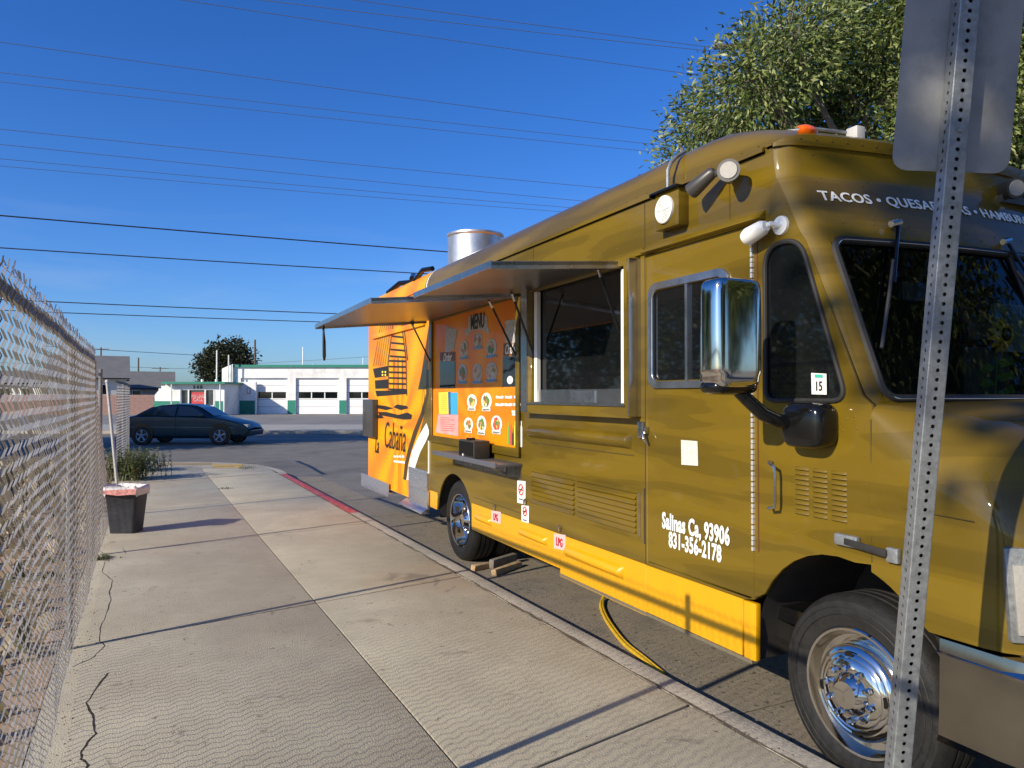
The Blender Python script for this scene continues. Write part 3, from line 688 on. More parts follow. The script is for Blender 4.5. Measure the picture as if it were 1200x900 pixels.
# notice sheet (code left out)
decal('notice', pxs([(798, 515.5), (817, 517), (818, 546), (798.5, 544.5)], 2.598), mat('paper', (.62, .60, .52), .7, var=.3, scale=120), 2.598, .003, dr)
def on_mid(pa, pb): return ((pa[0] + pb[0]) / 2, (pa[1] + pb[1]) / 2)
side_text('Salinas Ca, 93906', 3.245, 0.932, 0.126, WPRINT, 2.598, bold=.0042, xs=.60, spacing=1.06, parent=dr)
side_text('831-356-2178', 3.245, 0.832, 0.120, WPRINT, 2.598, bold=.0040, xs=.62, spacing=1.06, parent=dr)
# --- grab handle, louvers
tb(MB().tube([(2.60, 2.665, 1.345), (2.565, 2.655, 1.345), (2.548, 2.63, 1.34), (2.545, 2.60, 1.33), (2.545, 2.595, 1.30), (2.545, 2.595, 1.17), (2.545, 2.60, 1.14), (2.55, 2.64, 1.13), (2.60, 2.665, 1.128)], .0075, 8), 'grab_handle', STEEL, smooth=True)
lm = None
for c in range(3):
    for r_ in range(10):
        v = 2.525 - c * .102; w_ = 1.332 - r_ * .0222
        if lm is None:
            q = MB(); rows = []
            for i in range(5):
                t = i / 4; rows.append([(0, 0, -.014 * t + .004), (-.009 * math.sin(t * math.pi / 2), -.012, -.014 * t + .004), (-.009 * math.sin(t * math.pi / 2), -.068, -.014 * t + .004), (0, -.080, -.014 * t + .004)])
            q.grid(rows); lm = q.build('louver', OLIVE, truck, smooth=True); lm.location = (2.599 - TO[0], v - TO[1], w_)
            kk = MB().box((-.0012, -.078, -.0135), (.0005, -.002, -.0095)).build('louver_slot', BLACK, lm); slot = kk
        else:
            c_ = lm.copy(); COL.objects.link(c_); c_.parent = truck; c_.location = (2.599 - TO[0], v - TO[1], w_)
            s2 = slot.copy(); COL.objects.link(s2); s2.parent = c_
# --- mirror
def superbox(c, hx, hy, hz, m_, name, mt, e=4.0, nu=20, nv=24, ez=8.0, parent=truck):
    rows = []
    for i in range(nv + 1):
        ph = -math.pi / 2 + math.pi * i / nv; r_ = []
        cs_, sn_ = math.cos(ph), math.sin(ph)
        zc = math.copysign(abs(sn_) ** (2 / ez), sn_); rc = abs(cs_) ** (2 / ez)
        for j in range(nu + 1):
            t = 2 * math.pi * j / nu; a, b = math.cos(t), math.sin(t)
            r_.append((c[0] + hx * rc * math.copysign(abs(a) ** (2 / e), a), c[1] + hy * rc * math.copysign(abs(b) ** (2 / e), b), c[2] + hz * zc))
        rows.append(r_)
    m_.grid(rows)
    return tb(m_, name, mt, parent, smooth=True, sharp=80)
mir = superbox((2.205, 2.50, 1.925), .128, .075, .235, MB(), 'side_mirror', CHROME, e=4.6, nu=40, nv=40, ez=9)
for q in mir.data.vertices:                              # the shell bows outwards more in the middle and narrows to the bottom
    k = 1 - .06 * (1 if q.co.z < 1.75 else 0); q.co.x = (q.co.x - (2.205 - TO[0])) * k + (2.205 - TO[0])
superbox((2.205, 2.515, 1.695), .122, .072, .035, MB(), 'mirror_base', BLACK, e=4, nu=24, nv=12, ez=3, parent=truck)
tb(MB().box((2.10, 2.565, 1.72), (2.31, 2.578, 2.13)), 'mirror_glass', CHROME)
tb(MB().tube([(2.23, 2.50, 1.69), (2.28, 2.49, 1.645), (2.36, 2.48, 1.58), (2.44, 2.465, 1.545), (2.53, 2.45, 1.535)], [.028, .03, .032, .032, .034], 12), 'mirror_arm', BLACK, smooth=True)
superbox((2.545, 2.39, 1.528), .075, .115, .10, MB(), 'mirror_bracket', BLACK, e=4, nu=28, nv=24, ez=4)
# --- sticker 15
stk = decal('sticker', pxs([(951, 437), (968.5, 438), (969, 462.5), (951.5, 462)], 2.598), WPRINT, 2.596, .003)
q = pxs([(952, 456), (967, 457), (952, 444)], 2.594)
side_text('15', (q[0][0] + q[1][0]) / 2, side(960, 453, 2.594)[1], .058, BPRINT, 2.593, xs=.75, parent=stk, bold=.0008)
decal('sticker_band', pxs([(955, 438.6), (964, 439), (964, 442.6), (955, 442.3)], 2.594), mat('teal_print', (0.05, .5, .36), .5), 2.593, .002, stk)
# --- vents box with round grille
vb = tb(MB().box((2.53, 3.28, 2.60), (2.60, 3.495, 2.805)), 'speaker_box', OLIVE, bevel=.004)
tb(MB().box((2.50, 3.265, 2.805), (2.60, 3.51, 2.815)).box((2.50, 3.505, 2.79), (2.60, 3.512, 2.806)), 'box_hood', BLACK, vb)
dc = (2.53, 3.40, 2.705)
tb(MB().lathe([(.078, 0), (.078, -.014), (.068, -.02), (.060, -.016), (.0, -.016)], dc, 'u', 32), 'round_grille', WHITE, vb, smooth=True)
gl = MB()
for rr in (.016, .029, .042, .055):
    gl.lathe([(rr - .0028, -.016), (rr - .0028, -.0215), (rr + .0028, -.0215), (rr + .0028, -.016)], dc, 'u', 24)
for a in (0, 90): 
    t = R(a); gl.box((2.506, 3.40 - .058 * (a == 0) - .004, 2.705 - .058 * (a == 90) - .004), (2.516, 3.40 + .058 * (a == 0) + .004, 2.705 + .058 * (a == 90) + .004))
tb(gl, 'grille_rings', WHITE, vb)
tb(MB().tube([(2.55, 3.40, 2.81), (2.55, 3.40, 2.93), (2.57, 3.40, 2.975), (2.62, 3.42, 3.02), (2.70, 3.45, 3.07)], .011, 8), 'conduit', GALV, smooth=True)
# --- flood lights, cameras: things clamped to the truck are parts of it
GREY = mat('dark_grey_plastic', (0.055, 0.05, 0.045), .4, coat=.2)
LENS = mat('frosted_lens', (0.36, 0.34, 0.30), .4, var=.1, scale=80)
def spot(c, aim, r_=.048, ln=.12, name='flood_light'):
    aim = Vector(aim).normalized(); c = Vector(c)
    o_ = tb(MB().tube([c - aim * ln * .6, c - aim * ln * .5, c + aim * ln * .3, c + aim * ln * .5], [r_ * .45, r_ * .72, r_, r_ * 1.02], 20), name, GREY, smooth=True)
    tb(MB().tube([c + aim * (ln * .5 - .002), c + aim * (ln * .5 + .006)], [r_ * .8, r_ * .74], 20), 'lens', LENS, o_, smooth=True)
    return o_
spot((2.50, 2.835, 2.755), (-.75, -.65, -.02), .055, .10)
spot((2.50, 3.05, 2.765), (-.2, .9, -.45), .042, .15)
tb(MB().tube([(2.60, 2.93, 2.81), (2.55, 2.93, 2.81)], [.05, .045], 16).tube([(2.55, 2.93, 2.81), (2.51, 2.88, 2.77)], .016, 8).tube([(2.55, 2.93, 2.81), (2.51, 3.0, 2.775)], .016, 8), 'flood_mount', GREY, smooth=True)
s_ = spot((4.02, 2.42, 2.745), (-.30, -.9, -.1), .055, .10)
tb(MB().box((3.98, 2.43, 2.68), (4.42, 2.50, 2.72)).tube([(4.15, 2.44, 2.76), (4.35, 2.46, 2.76)], .03, 10), 'flood_mount', GREY)
tb(MB().tube([(2.60, 2.60, 2.455), (2.588, 2.60, 2.455)], [.046, .044], 20).tube([(2.59, 2.60, 2.455), (2.545, 2.615, 2.46), (2.535, 2.65, 2.45)], .013, 10), 'camera_mount', WHITE, smooth=True)
tb(MB().tube([(2.53, 2.625, 2.452), (2.53, 2.65, 2.447), (2.535, 2.74, 2.428), (2.535, 2.765, 2.42)], [.024, .037, .043, .036], 16), 'security_camera', WHITE, smooth=True)
# --- marker light & roof bits
for u in (2.79, 3.5, 3.8, 4.1, 4.85):
    v = vfront(u) + .045
    m_ = MB(); rows = []
    for i in range(9):
        t = i / 8; r_ = []
        for j in range(7):
            a = math.pi * j / 6; prof = math.sin(math.pi * min(max(t, .04), .96)) ** .35
            r_.append((u - .062 + .124 * t, v + .03 - .05 * math.sin(a) * prof, 2.935 - .034 * math.cos(a) * prof))
        rows.append(r_)
    m_.grid(rows)
    tb(m_, 'marker_light', AMBER, smooth=True)
tb(MB().tube([(2.95, 2.95, 3.06), (3.02, 2.80, 3.04), (3.25, 2.74, 3.03), (3.42, 2.8, 3.02)], .011, 8), 'roof_cable', GALV, smooth=True)
tb(MB().box((3.20, 2.68, 2.93), (3.26, 2.75, 3.05)), 'roof_bracket', mat('grey_white', (.5, .49, .46), .5), bevel=.006)
tb(MB().lathe([(.36, 3.0), (.36, 3.70), (.375, 3.72), (.375, 3.745), (.35, 3.745), (.34, 3.66), (.0, 3.64)], (3.62, 8.93, 0), 'w', 40), 'exhaust_fan', mat('spun_aluminium', (.62, .62, .62), .38, .85, var=.12, scale=6), smooth=True)
# roof clutter above the rear: hose & gear
tb(MB().tube([(2.72, 9.9, 3.06), (2.8, 9.6, 3.16), (2.9, 9.3, 3.14), (2.8, 9.0, 3.18), (2.72, 8.8, 3.10)], .035, 8).tube([(2.7, 8.6, 3.05), (2.7, 8.3, 3.13), (2.75, 8.1, 3.12)], .03, 8), 'roof_hose', BLACK, smooth=True)
tb(MB().box((2.42, 6.75, 2.60), (2.60, 7.15, 2.68)), 'floodlight_bar', BLACK, bevel=.01)
tb(MB().box((2.48, 7.2, 2.57), (2.58, 7.55, 2.60)).tube([(2.50, 5.9, 2.50), (2.50, 5.9, 2.60)], .02, 8), 'awning_catch', ALU)
# --- serving bay 1: raised frame, shelf, glass, sill
b1 = plate('serving_frame', [rect(3.742, 5.25, 1.52, 2.50), rect(3.80, 5.12, 1.60, 2.455)], OLIVE, 2.515, 0.085)
plate('serving_window', [rect(3.77, 5.17, 1.60, 2.47)], GLASS, 2.585, .01, b1)
tb(MB().box((2.517, 3.805, 1.602), (2.60, 5.115, 1.606)).box((2.505, 3.78, 1.590), (2.52, 5.14, 1.602)), 'sill', STEEL, b1)
tb(MB().box((2.560, 3.81, 1.606), (2.575, 5.115, 1.70)), 'backsplash', STEEL, b1)
tb(MB().box((2.550, 4.20, 1.61), (2.561, 4.52, 1.69)), 'backsplash_plate', ALU, b1)
FPW = mat('white_frame', (.74, .73, .70), .35, coat=.3)
tb(MB().box((2.545, 3.805, 1.61), (2.575, 3.875, 2.44)), 'frame_post', FPW, b1); tb(MB().box((2.545, 5.03, 1.61), (2.575, 5.08, 2.45)), 'frame_post', FPW, b1); tb(MB().box((2.508, 5.135, 1.53), (2.5150, 5.24, 2.49)), 'frame_strip', STEEL, b1)
tb(MB().box((2.513, 3.746, 1.53), (2.5155, 3.757, 2.49)), 'frame_edge', ALU, b1)
tb(MB().grid([[(2.517, 3.7405, 1.53), (2.60, 3.7400, 1.53)], [(2.517, 3.7405, 2.49), (2.60, 3.7400, 2.49)]]), 'frame_cheek', STEEL, b1)
# --- bay 2: menu wall
b2 = plate('menu_frame', [rect(5.425, 7.70, 1.155, 2.50), rect(5.485, 7.63, 1.225, 2.46)], OLIVE, 2.575, 0.025)
mw = plate('menu_board', [rect(5.44, 7.68, 1.20, 2.47)], MENU, 2.60, .02)
def md(pts, m, k=0, name='menu_print'): return decal(name, pts, m, 2.5985 - k * .0006, .0015, mw)
def disc(c, rx, rz, n=20): return [(c[0] + rx * math.cos(2 * math.pi * k / n), c[1] + rz * math.sin(2 * math.pi * k / n)) for k in range(n)]
P2 = lambda x, y: side(500 + x / 9, 440 + y / 9, 2.598)            # pixel of the menu close-up
md([P2(125, 180), P2(230, 175), P2(230, 405), P2(130, 405)], YELP); md([P2(250, 180), P2(325, 180), P2(328, 415), P2(255, 412)], BLUEP, 1)
md([P2(225, 172), P2(252, 172), P2(252, 470), P2(232, 455)], mat('navy_print', (.03, .12, .25), .5), 2); md([P2(125, 410), P2(335, 418), P2(335, 640), P2(95, 600)], PINKP, 3)
ln = []
for k in range(9): ln.append([P2(150, 205 + k * 21), P2(215, 205 + k * 21)])
strokes(ln, .006, 'menu_lines', mat('grey_print', (.35, .3, .1), .6), 2.5945)
ln = []
for k in range(7): ln.append([P2(150, 445 + k * 22), P2(rnd.uniform(240, 310), 447 + k * 23)])
strokes(ln, .006, 'menu_lines', mat('maroon_print', (.55, .10, .08), .6), 2.5945)
for (x, y, rx, ry, c) in ((478, 275, 52, 78, FOODP), (632, 270, 55, 88, GREENP), (442, 515, 48, 72, GREENP), (580, 515, 50, 92, GREENP), (738, 510, 58, 88, REDP)):
    c0 = P2(x, y); e1 = P2(x + rx, y); e2 = P2(x, y - ry)
    a, b = abs(e1[0] - c0[0]), abs(e2[1] - c0[1])
    md(disc(c0, a, b), WPRINT, 4, 'menu_disc')
    md([(p[0] + rnd.uniform(-.012, .012), p[1] + rnd.uniform(-.012, .012)) for p in disc(c0, a * .66, b * .66, 11)], c, 5, 'menu_picture')
    md([(p[0] + rnd.uniform(-.012, .012), p[1] + rnd.uniform(-.012, .012)) for p in disc((c0[0] + a * .1, c0[1] + b * .1), a * .35, b * .3, 8)], GREENP if c is not GREENP else FOODP, 6, 'menu_picture')
    cb_ = P2(x, y + ry * 1.0); strokes([[(cb_[0] + a * .8, cb_[1]), (cb_[0] - a * .8, cb_[1])]], .03, 'caption_strip', WPRINT, 2.5938)
for (x, y, rx, ry) in ((478, 275, 52, 78), (632, 270, 55, 88), (442, 515, 48, 72), (580, 515, 50, 92), (738, 510, 58, 88)):
    for k in range(7):
        a = rnd.uniform(0, 6.28); q = P2(x + rx * .45 * math.cos(a), y + ry * .45 * math.sin(a)); cc = rnd.choice([(.75, .55, .12), (.55, .12, .05), (.14, .28, .05), (.75, .68, .5), (.25, .12, .05), (.8, .3, .06)])
        md([(p[0] + rnd.uniform(-.006, .006), p[1] + rnd.uniform(-.006, .006)) for p in disc(q, rnd.uniform(.015, .035), rnd.uniform(.012, .03), 7)], mat('food_tone_%d' % int(cc[0] * 100 + cc[1] * 1000), cc, .5), 7 + k * .3, 'menu_picture')
    q = P2(x, y + ry * 1.02); strokes([[(q[0] + .075 - k * .026, q[1] + rnd.uniform(-.004, .004)), (q[0] + .058 - k * .026, q[1])] for k in range(6)], .016, 'caption_print', BPRINT, 2.5928)
for x in (735, 790, 830, 880, 925, 965):
    q = P2(x, 226); q2 = P2(x, 306)
    strokes([[q, (q[0] - .05, q[1] - .003)], [(q2[0] + .01, q2[1]), (q2[0] - .055, q2[1])]], .022, 'caption_strip', WPRINT, 2.5938)
ln = []
for y in (230, 310):
    for x in (735, 830, 925): ln.append([P2(x, y), P2(x + 60, y + 3)])
ln.append([P2(900, 380), P2(985, 385)]); ln.append([P2(905, 410), P2(980, 414)])
strokes(ln, .018, 'menu_lines', WPRINT, 2.5945)
bc = [(.12, .4, .05), (.75, .1, .08), (.1, .05, .03), (.8, .75, .1), (.08, .35, .08), (.85, .3, .1), (.85, .85, .8)]
for i, c in enumerate(bc):
    x = 868 + i * 22; yt = 480 + (i % 3) * 35; yb = 725 + i * 5
    m_ = mat('bottle_print_%d' % i, c, .5)
    md([P2(x - 9, yb), P2(x + 9, yb), P2(x + 9, yt + 70), P2(x + 3, yt + 45), P2(x + 3, yt), P2(x - 3, yt), P2(x - 3, yt + 45), P2(x - 9, yt + 70)], m_, 4 + (i % 2), 'menu_bottle')
P3 = lambda x, y: side(500 + x / 7.5, 340 + y / 7.5, 2.598)
GPRT = mat('pale_grey_print', (.42, .40, .38), .6, var=.35, scale=30)
md([P3(365, 330), P3(370, 235), P3(420, 215), P3(480, 212), P3(530, 225), P3(535, 310), P3(560, 385), P3(480, 350), P3(420, 350), P3(340, 415), P3(335, 345)], GPRT, 3)
q = P3(448, 280); side_text('MENU', q[0], q[1], .20, BPRINT, 2.594, bold=.003, xs=.62, parent=mw)
md([P3(165, 310), P3(270, 350), P3(240, 520), P3(165, 560)], GPRT, 3); md([P3(690, 270), P3(810, 250), P3(815, 470), P3(690, 460)], GPRT, 3)
for (x, y, rx, ry) in ((330, 520, 36, 80), (450, 440, 38, 70), (570, 505, 45, 80), (315, 730, 40, 85), (445, 730, 42, 85), (570, 715, 48, 85)):
    c0 = P3(x, y); e1 = P3(x + rx, y); e2 = P3(x, y - ry); a, b = abs(e1[0] - c0[0]), abs(e2[1] - c0[1])
    md(disc(c0, a, b), GPRT, 3, 'menu_disc'); q = P3(x, y + ry * .95); strokes([[(q[0] + .11 - k * .04, q[1]), (q[0] + .085 - k * .04, q[1])] for k in range(6)], .022, 'caption_print', BLUEP, 2.5928)
    for k in range(5):
        t_ = rnd.uniform(0, 6.28); cc = rnd.choice([(.5, .4, .25), (.3, .1, .05), (.12, .2, .08), (.5, .45, .4)])
        md(disc((c0[0] + a * .35 * math.cos(t_), c0[1] + b * .35 * math.sin(t_)), rnd.uniform(.02, .05), rnd.uniform(.02, .04), 7), mat('dish_tone_%d' % int(cc[0] * 100 + cc[1] * 1000), cc, .5), 6 + k * .3, 'menu_picture')
    md([(p[0] + rnd.uniform(-.02, .02), p[1] + rnd.uniform(-.02, .02)) for p in disc(c0, a * .7, b * .65, 10)], FOODP if x != 450 else mat('blue_grey_print', (.12, .2, .25), .6), 4, 'menu_picture')
o = md([P3(118, 625), P3(250, 625), P3(250, 862), P3(118, 862)], GLASS, 6, 'order_hatch'); o2 = md([P3(672, 580), P3(826, 580), P3(826, 845), P3(668, 850)], GLASS, 6, 'order_hatch')
md([P3(120, 548), P3(250, 542), P3(250, 620), P3(120, 620)], mat('brown_print', (.16, .07, .03), .5), 5)
md([P3(678, 470), P3(826, 462), P3(826, 575), P3(676, 575)], mat('brown_print', (.16, .07, .03), .5), 5)
q = P3(185, 592); side_text('Order', q[0], q[1], .12, WPRINT, 2.593, xs=.8, shear=.35, parent=mw); q = P3(752, 520); side_text('Ordena', q[0], q[1], .12, WPRINT, 2.593, xs=.75, shear=.35, bold=.001, parent=mw)
q = P3(735, 790); md(disc(q, .06, .035, 10), WPRINT, 7, 'order_hatch_item')
# shelf below bay 2
sh = tb(MB().box((2.365, 5.40, 1.085), (2.60, 6.95, 1.105)).box((2.360, 5.40, 1.075), (2.372, 6.95, 1.118)), 'counter_shelf', mat('grey_shelf', (.13, .135, .16), .35, .3), bevel=.003)
tb(MB().box((2.60, 5.42, 0.98), (2.605, 6.95, 1.085)).box((2.585, 5.7, 1.0), (2.60, 5.72, 1.085)).box((2.585, 6.5, 1.0), (2.60, 6.52, 1.085)).hexa([(2.40, 5.70, 1.075), (2.60, 5.70, .98), (2.60, 5.72, .98), (2.40, 5.72, 1.075), (2.40, 5.70, 1.085), (2.60, 5.70, 1.0), (2.60, 5.72, 1.0), (2.40, 5.72, 1.085)]), 'shelf_bracket', ALU, sh)
# --- awnings
AWN = mat('awning_steel', (0.34, 0.33, 0.32), 0.34, 1.0, var=0.12, scale=3)
def awning(v0, v1, u_out, w_out, w_in=2.47, lip=.05, label=None):
    t_ = .02
    o_ = tb(MB().hexa([(u_out, v0, w_out), (2.56, v0, w_in), (2.56, v1, w_in), (u_out, v1, w_out), (u_out, v0, w_out + t_), (2.56, v0, w_in + t_), (2.56, v1, w_in + t_), (u_out, v1, w_out + t_)]), 'awning', AWN)
    tb(MB().box((u_out - .006, v0, w_out - .012), (u_out, v1, w_out + t_ + .008)), 'awning_lip', ALU, o_)
    for v in (v0, v1 - .012):
        m_ = MB()
        m_.hexa([(u_out, v, w_out - .022), (2.56, v, w_in - .022), (2.56, v + .012, w_in - .022), (u_out, v + .012, w_out - .022), (u_out, v, w_out + t_ + .004), (2.56, v, w_in + t_ + .004), (2.56, v + .012, w_in + t_ + .004), (u_out, v + .012, w_out + t_ + .004)])
        tb(m_, 'awning_rail', ALU, o_)
    return o_
a1 = awning(3.86, 5.34, 1.665, 2.40)
a2 = awning(5.42, 7.75, 1.365, 2.36)
def strut(p, q, parent):
    p, q = Vector(p), Vector(q); m_ = p.lerp(q, .42)
    s_ = tb(MB().tube([p, q], .009, 8), 'gas_strut', BLACK, parent, smooth=True)
    tb(MB().tube([p.lerp(m_, .10), p.lerp(m_, .38)], .0105, 8), 'strut_rod', CHROME, s_, smooth=True)
    return s_
strut((2.41, 3.93, 2.455), (2.545, 3.90, 2.07), a1); strut((2.36, 5.10, 2.45), (2.545, 5.09, 1.98), a1)
strut((2.34, 5.50, 2.44), (2.58, 5.48, 1.98), a2); strut((2.36, 7.66, 2.44), (2.59, 7.66, 2.0), a2)
tb(MB().hexa([(2.36, 7.60, 2.40), (2.36, 7.72, 2.44), (2.36, 7.66, 2.48), (2.36, 7.58, 2.44), (2.37, 7.60, 2.40), (2.37, 7.72, 2.44), (2.37, 7.66, 2.48), (2.37, 7.58, 2.44)]), 'strut_plate', BLACK, a2)
tb(MB().tube([(1.42, 7.60, 2.36), (1.415, 7.58, 2.20), (1.42, 7.60, 2.06), (1.435, 7.64, 2.02), (1.45, 7.68, 2.06), (1.445, 7.67, 2.2), (1.42, 7.62, 2.34)], .011, 6), 'pull_strap', RUB, a2, smooth=True)
# --- hatch with slats; hump
ht = plate('louvred_hatch', [rect(3.71, 5.26, 0.785, 1.085), rect(3.78, 4.50, .815, 1.06), rect(4.54, 5.22, .815, 1.06)], OLIVE, 2.592, .01)
for (a, b) in ((3.78, 4.50), (4.54, 5.22)):
    q = None
    for k in range(7):
        w_ = .818 + k * .0345
        m_ = MB().hexa([(2.578, a, w_), (2.596, a, w_ + .030), (2.596, b, w_ + .030), (2.578, b, w_), (2.592, a, w_ - .002), (2.600, a, w_ + .031), (2.600, b, w_ + .031), (2.592, b, w_ - .002)])
        tb(m_, 'slat', OLIVE, ht)
tb(MB().box((2.586, 3.735, .80), (2.594, 3.75, 1.07)).box((2.588, 3.70, .77), (2.60, 3.706, 1.10)), 'hatch_trim', ALU, ht)
hump(3.84, 5.25, 1.325, 1.425, OLIVE, depth=.045, u=2.60)
sm = MB().box((2.596, 3.82, 1.285), (2.60, 5.24, 1.289)).box((2.596, 5.30, 0.70), (2.60, 6.45, 0.7025))
tb(sm, 'trim_line', SEAM)
for (x, y) in ((581, 593), (658, 617), (617, 586)):
    q = side(x, y); tb(MB().tube([(2.60, q[0], q[1]), (2.58, q[0], q[1])], .014, 10).box((2.572, q[0] - .008, q[1] - .03), (2.582, q[0] + .008, q[1] + .004)), 'hatch_lock', CHROME, bevel=.003)
# signs
for (x0, y0, x1, y1) in ((576, 598, 587, 614), (649.5, 625, 663, 645.5)):
    a = pxs([(x0, y0), (x1, y0 + 2), (x1, y1), (x0, y1 - 3)], 2.597)
    s_ = decal('gas_label', a, mat('pale_pink_label', (.75, .45, .42), .6), 2.594, .003)
    cx, cz = sum(p[0] for p in a) / 4, sum(p[1] for p in a) / 4
    side_text('LPG', cx, cz - .005, .085, mat('red_label_text', (.55, .02, .05), .5), 2.590, bold=.0018, xs=.62, spacing=1.15, parent=s_)
for (x0, y0, x1, y1) in ((606.5, 563, 616, 591), (611.5, 592, 620, 613)):
    a = pxs([(x0, y0), (x1, y0 + 1), (x1, y1), (x0, y1 - 2)], 2.597); s_ = decal('warning_label', a, WPRINT, 2.594, .003)
    cx, cz = sum(p[0] for p in a) / 4, sum(p[1] for p in a) / 4 + .02; rr = .042 if x0 < 608 else .034
    ring = [[(cx + rr * math.cos(t), cz + rr * math.sin(t)) for t in np.linspace(0, 2 * math.pi, 17)], [(cx - rr * .7, cz + rr * .7), (cx + rr * .7, cz - rr * .7)]]
    strokes(ring, .011, 'prohibition_ring', REDP, 2.590); strokes([[(cx - .03, cz), (cx + .03, cz)], [(cx - .035, cz - rr - .035), (cx + .035, cz - rr - .035)]], .009, 'warning_print', BPRINT, 2.5895)
# --- rear orange part
rear_o = plate('rear_side_panel', [[(7.745, 0.60), (7.745, 2.84), (10.50, 2.84), (10.50, .44), (8.45, .44), (8.45, 0.60)]], ORANGE, US, .03)
PW = lambda x, y, u=2.597: side(425 + x / 3.6, 350 + y / 3.6, u)      # close-up of the rear wrap
olv = [PW(285, 330), PW(275, 430), PW(245, 530), PW(210, 610), PW(185, 765), PW(200, 770), PW(285, 770)]
olv = [(7.75, side(503, 440)[1])] + [PW(262, 480), PW(243, 560), PW(222, 620), PW(207, 690), PW(198, 745)] + [(side(480, 562)[0], .61), (7.75, .61)]
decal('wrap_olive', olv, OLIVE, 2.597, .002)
def ribbon(pa, pb, m, k, name):
    decal(name, pa + pb[::-1], m, 2.5955 - .0012 * k, .0015)
ribbon([PW(281, 300), PW(279, 400), PW(262, 480), PW(232, 560), PW(205, 640), PW(190, 700), PW(183, 765)],
       [PW(270, 300), PW(268, 400), PW(246, 480), PW(214, 560), PW(190, 640), PW(178, 700), PW(171, 762)], BROWNP, 0, 'wrap_stripe')
ribbon([PW(283, 565), PW(268, 600), PW(242, 650), PW(222, 710), PW(212, 765)], [PW(270, 525), PW(240, 575), PW(210, 640), PW(195, 700), PW(186, 765)], WPRINT, 1, 'wrap_stripe')
tb(MB().box((2.586, 7.735, .80), (2.60, 7.765, 1.16)), 'corner_trim', mat('white_trim', (.75, .73, .66), .4))
tb(MB().box((2.588, 7.715, 1.16), (2.60, 7.745, 2.50)), 'corner_trim', STEEL)
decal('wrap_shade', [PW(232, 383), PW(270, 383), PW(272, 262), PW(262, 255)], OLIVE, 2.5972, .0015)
# hut drawing
hl = []
for k in range(7):
    t = k / 6; hl.append([PW(76 + 52 * t, 112), PW(46 + 58 * t, 285 - 4 * t)])
hl.append([PW(76, 112), PW(192, 108)])
ladder = []
for k in range(5):
    y = 130 + k * 28; ladder.append([PW(128 - k * 3.2, y), PW(168 + k * 3.4, y + 5)])
for k in range(6):
    y = 262 + k * 24; ladder.append([PW(112, y), PW(182, y + 2)])
vert = [[PW(128, 110), PW(110, 250), PW(108, 400)], [PW(165, 110), PW(183, 250), PW(187, 410)], [PW(150, 250), PW(150, 400)], [PW(133, 255), PW(131, 395)], [PW(168, 255), PW(168, 395)], [PW(174, 110), PW(190, 260)]]
strokes(hl, .015, 'hut_drawing', BPRINT, 2.5935); strokes(ladder, .022, 'hut_drawing', BPRINT, 2.5930); strokes(vert, .020, 'hut_drawing', BPRINT, 2.5925)
for q in ([(44, 296), (108, 283), (108, 326), (52, 334)], [(52, 345), (108, 340), (108, 378), (54, 380)], [(54, 388), (112, 388), (185, 382), (186, 402), (112, 408), (60, 412)]):
    decal('hut_drawing', [PW(*p) for p in q], BPRINT, 2.5945, .0015)
for x in (82, 94): 
    for y in (305, 318): decal('hut_window', [PW(x, y), PW(x + 6, y), PW(x + 6, y + 8), PW(x, y + 8)], YELP, 2.5925, .001)
for q in ([(62, 448), (95, 452), (130, 462), (100, 470), (62, 462)], [(130, 458), (145, 446), (185, 452), (193, 462), (160, 470)], [(66, 478), (100, 478), (150, 490), (190, 480), (208, 490), (205, 508), (175, 510), (120, 500), (70, 490)], [(62, 490), (80, 492), (90, 504), (62, 505)]):
    decal('ground_stroke', [PW(*p) for p in q], BPRINT, 2.5945, .0015)
q = PW(132, 596); side_text('Cabaña', q[0] - .02, q[1] + .03, .50, BPRINT, 2.593, xs=.66, shear=.22, bold=-.004)
q = PW(64, 615); side_text('La', q[0] + .05, q[1] - .02, .32, BPRINT, 2.593, xs=.7, shear=.3, bold=.002)
ln = [[PW(132 + k * 12, 665), PW(141 + k * 12, 667)] for k in range(4)] + [[PW(132 + k * 8, 685 + k), PW(139 + k * 8, 687 + k)] for k in range(6)]
strokes(ln, .026, 'small_white_print', WPRINT, 2.593)
# rear black panel, door seam, top vents
tb(MB().box((2.52, 9.95, 1.08), (2.60, 10.52, 1.60)), 'rear_side_box', GREY, bevel=.01)
tb(MB().box((2.5965, 8.95, .46), (2.6, 8.955, 1.3)).box((2.596, 8.4, 1.36), (2.6, 9.5, 1.366)), 'panel_seams', mat('orange_seam', (.45, .22, .01), .6))
tb(MB().box((2.57, 7.9, 2.44), (2.60, 10.2, 2.50)), 'upper_ledge', ORANGE, bevel=.006)
tb(MB().box((2.565, 9.2, .40), (2.66, 10.78, .405)).box((2.565, 9.30, .33), (2.575, 10.78, .52)), 'rear_step', PLATE, bevel=.003)
rb = MB()
for k in range(6): rb.box((2.558, 9.31, .345 + k * .03), (2.566, 10.77, .353 + k * .03))
tb(rb, 'step_ribs', PLATE)
tb(MB().box((2.57, 7.76, .60), (2.60, 8.44, .82)), 'side_plate', PLATE, bevel=.003)
rb = MB()
for k in range(7): rb.box((2.563, 7.77, .615 + k * .03), (2.571, 8.43, .623 + k * .03))
tb(rb, 'plate_ribs', PLATE)
tb(MB().box((2.57, 7.74, .42), (2.60, 8.44, .60)).hexa([(2.50, 7.74, .36), (2.60, 7.74, .36), (2.60, 8.6, .36), (2.50, 8.6, .36), (2.50, 7.74, .38), (2.60, 7.74, .43), (2.60, 8.6, .43), (2.50, 8.6, .38)]), 'mud_plate', PLATE, bevel=.003)
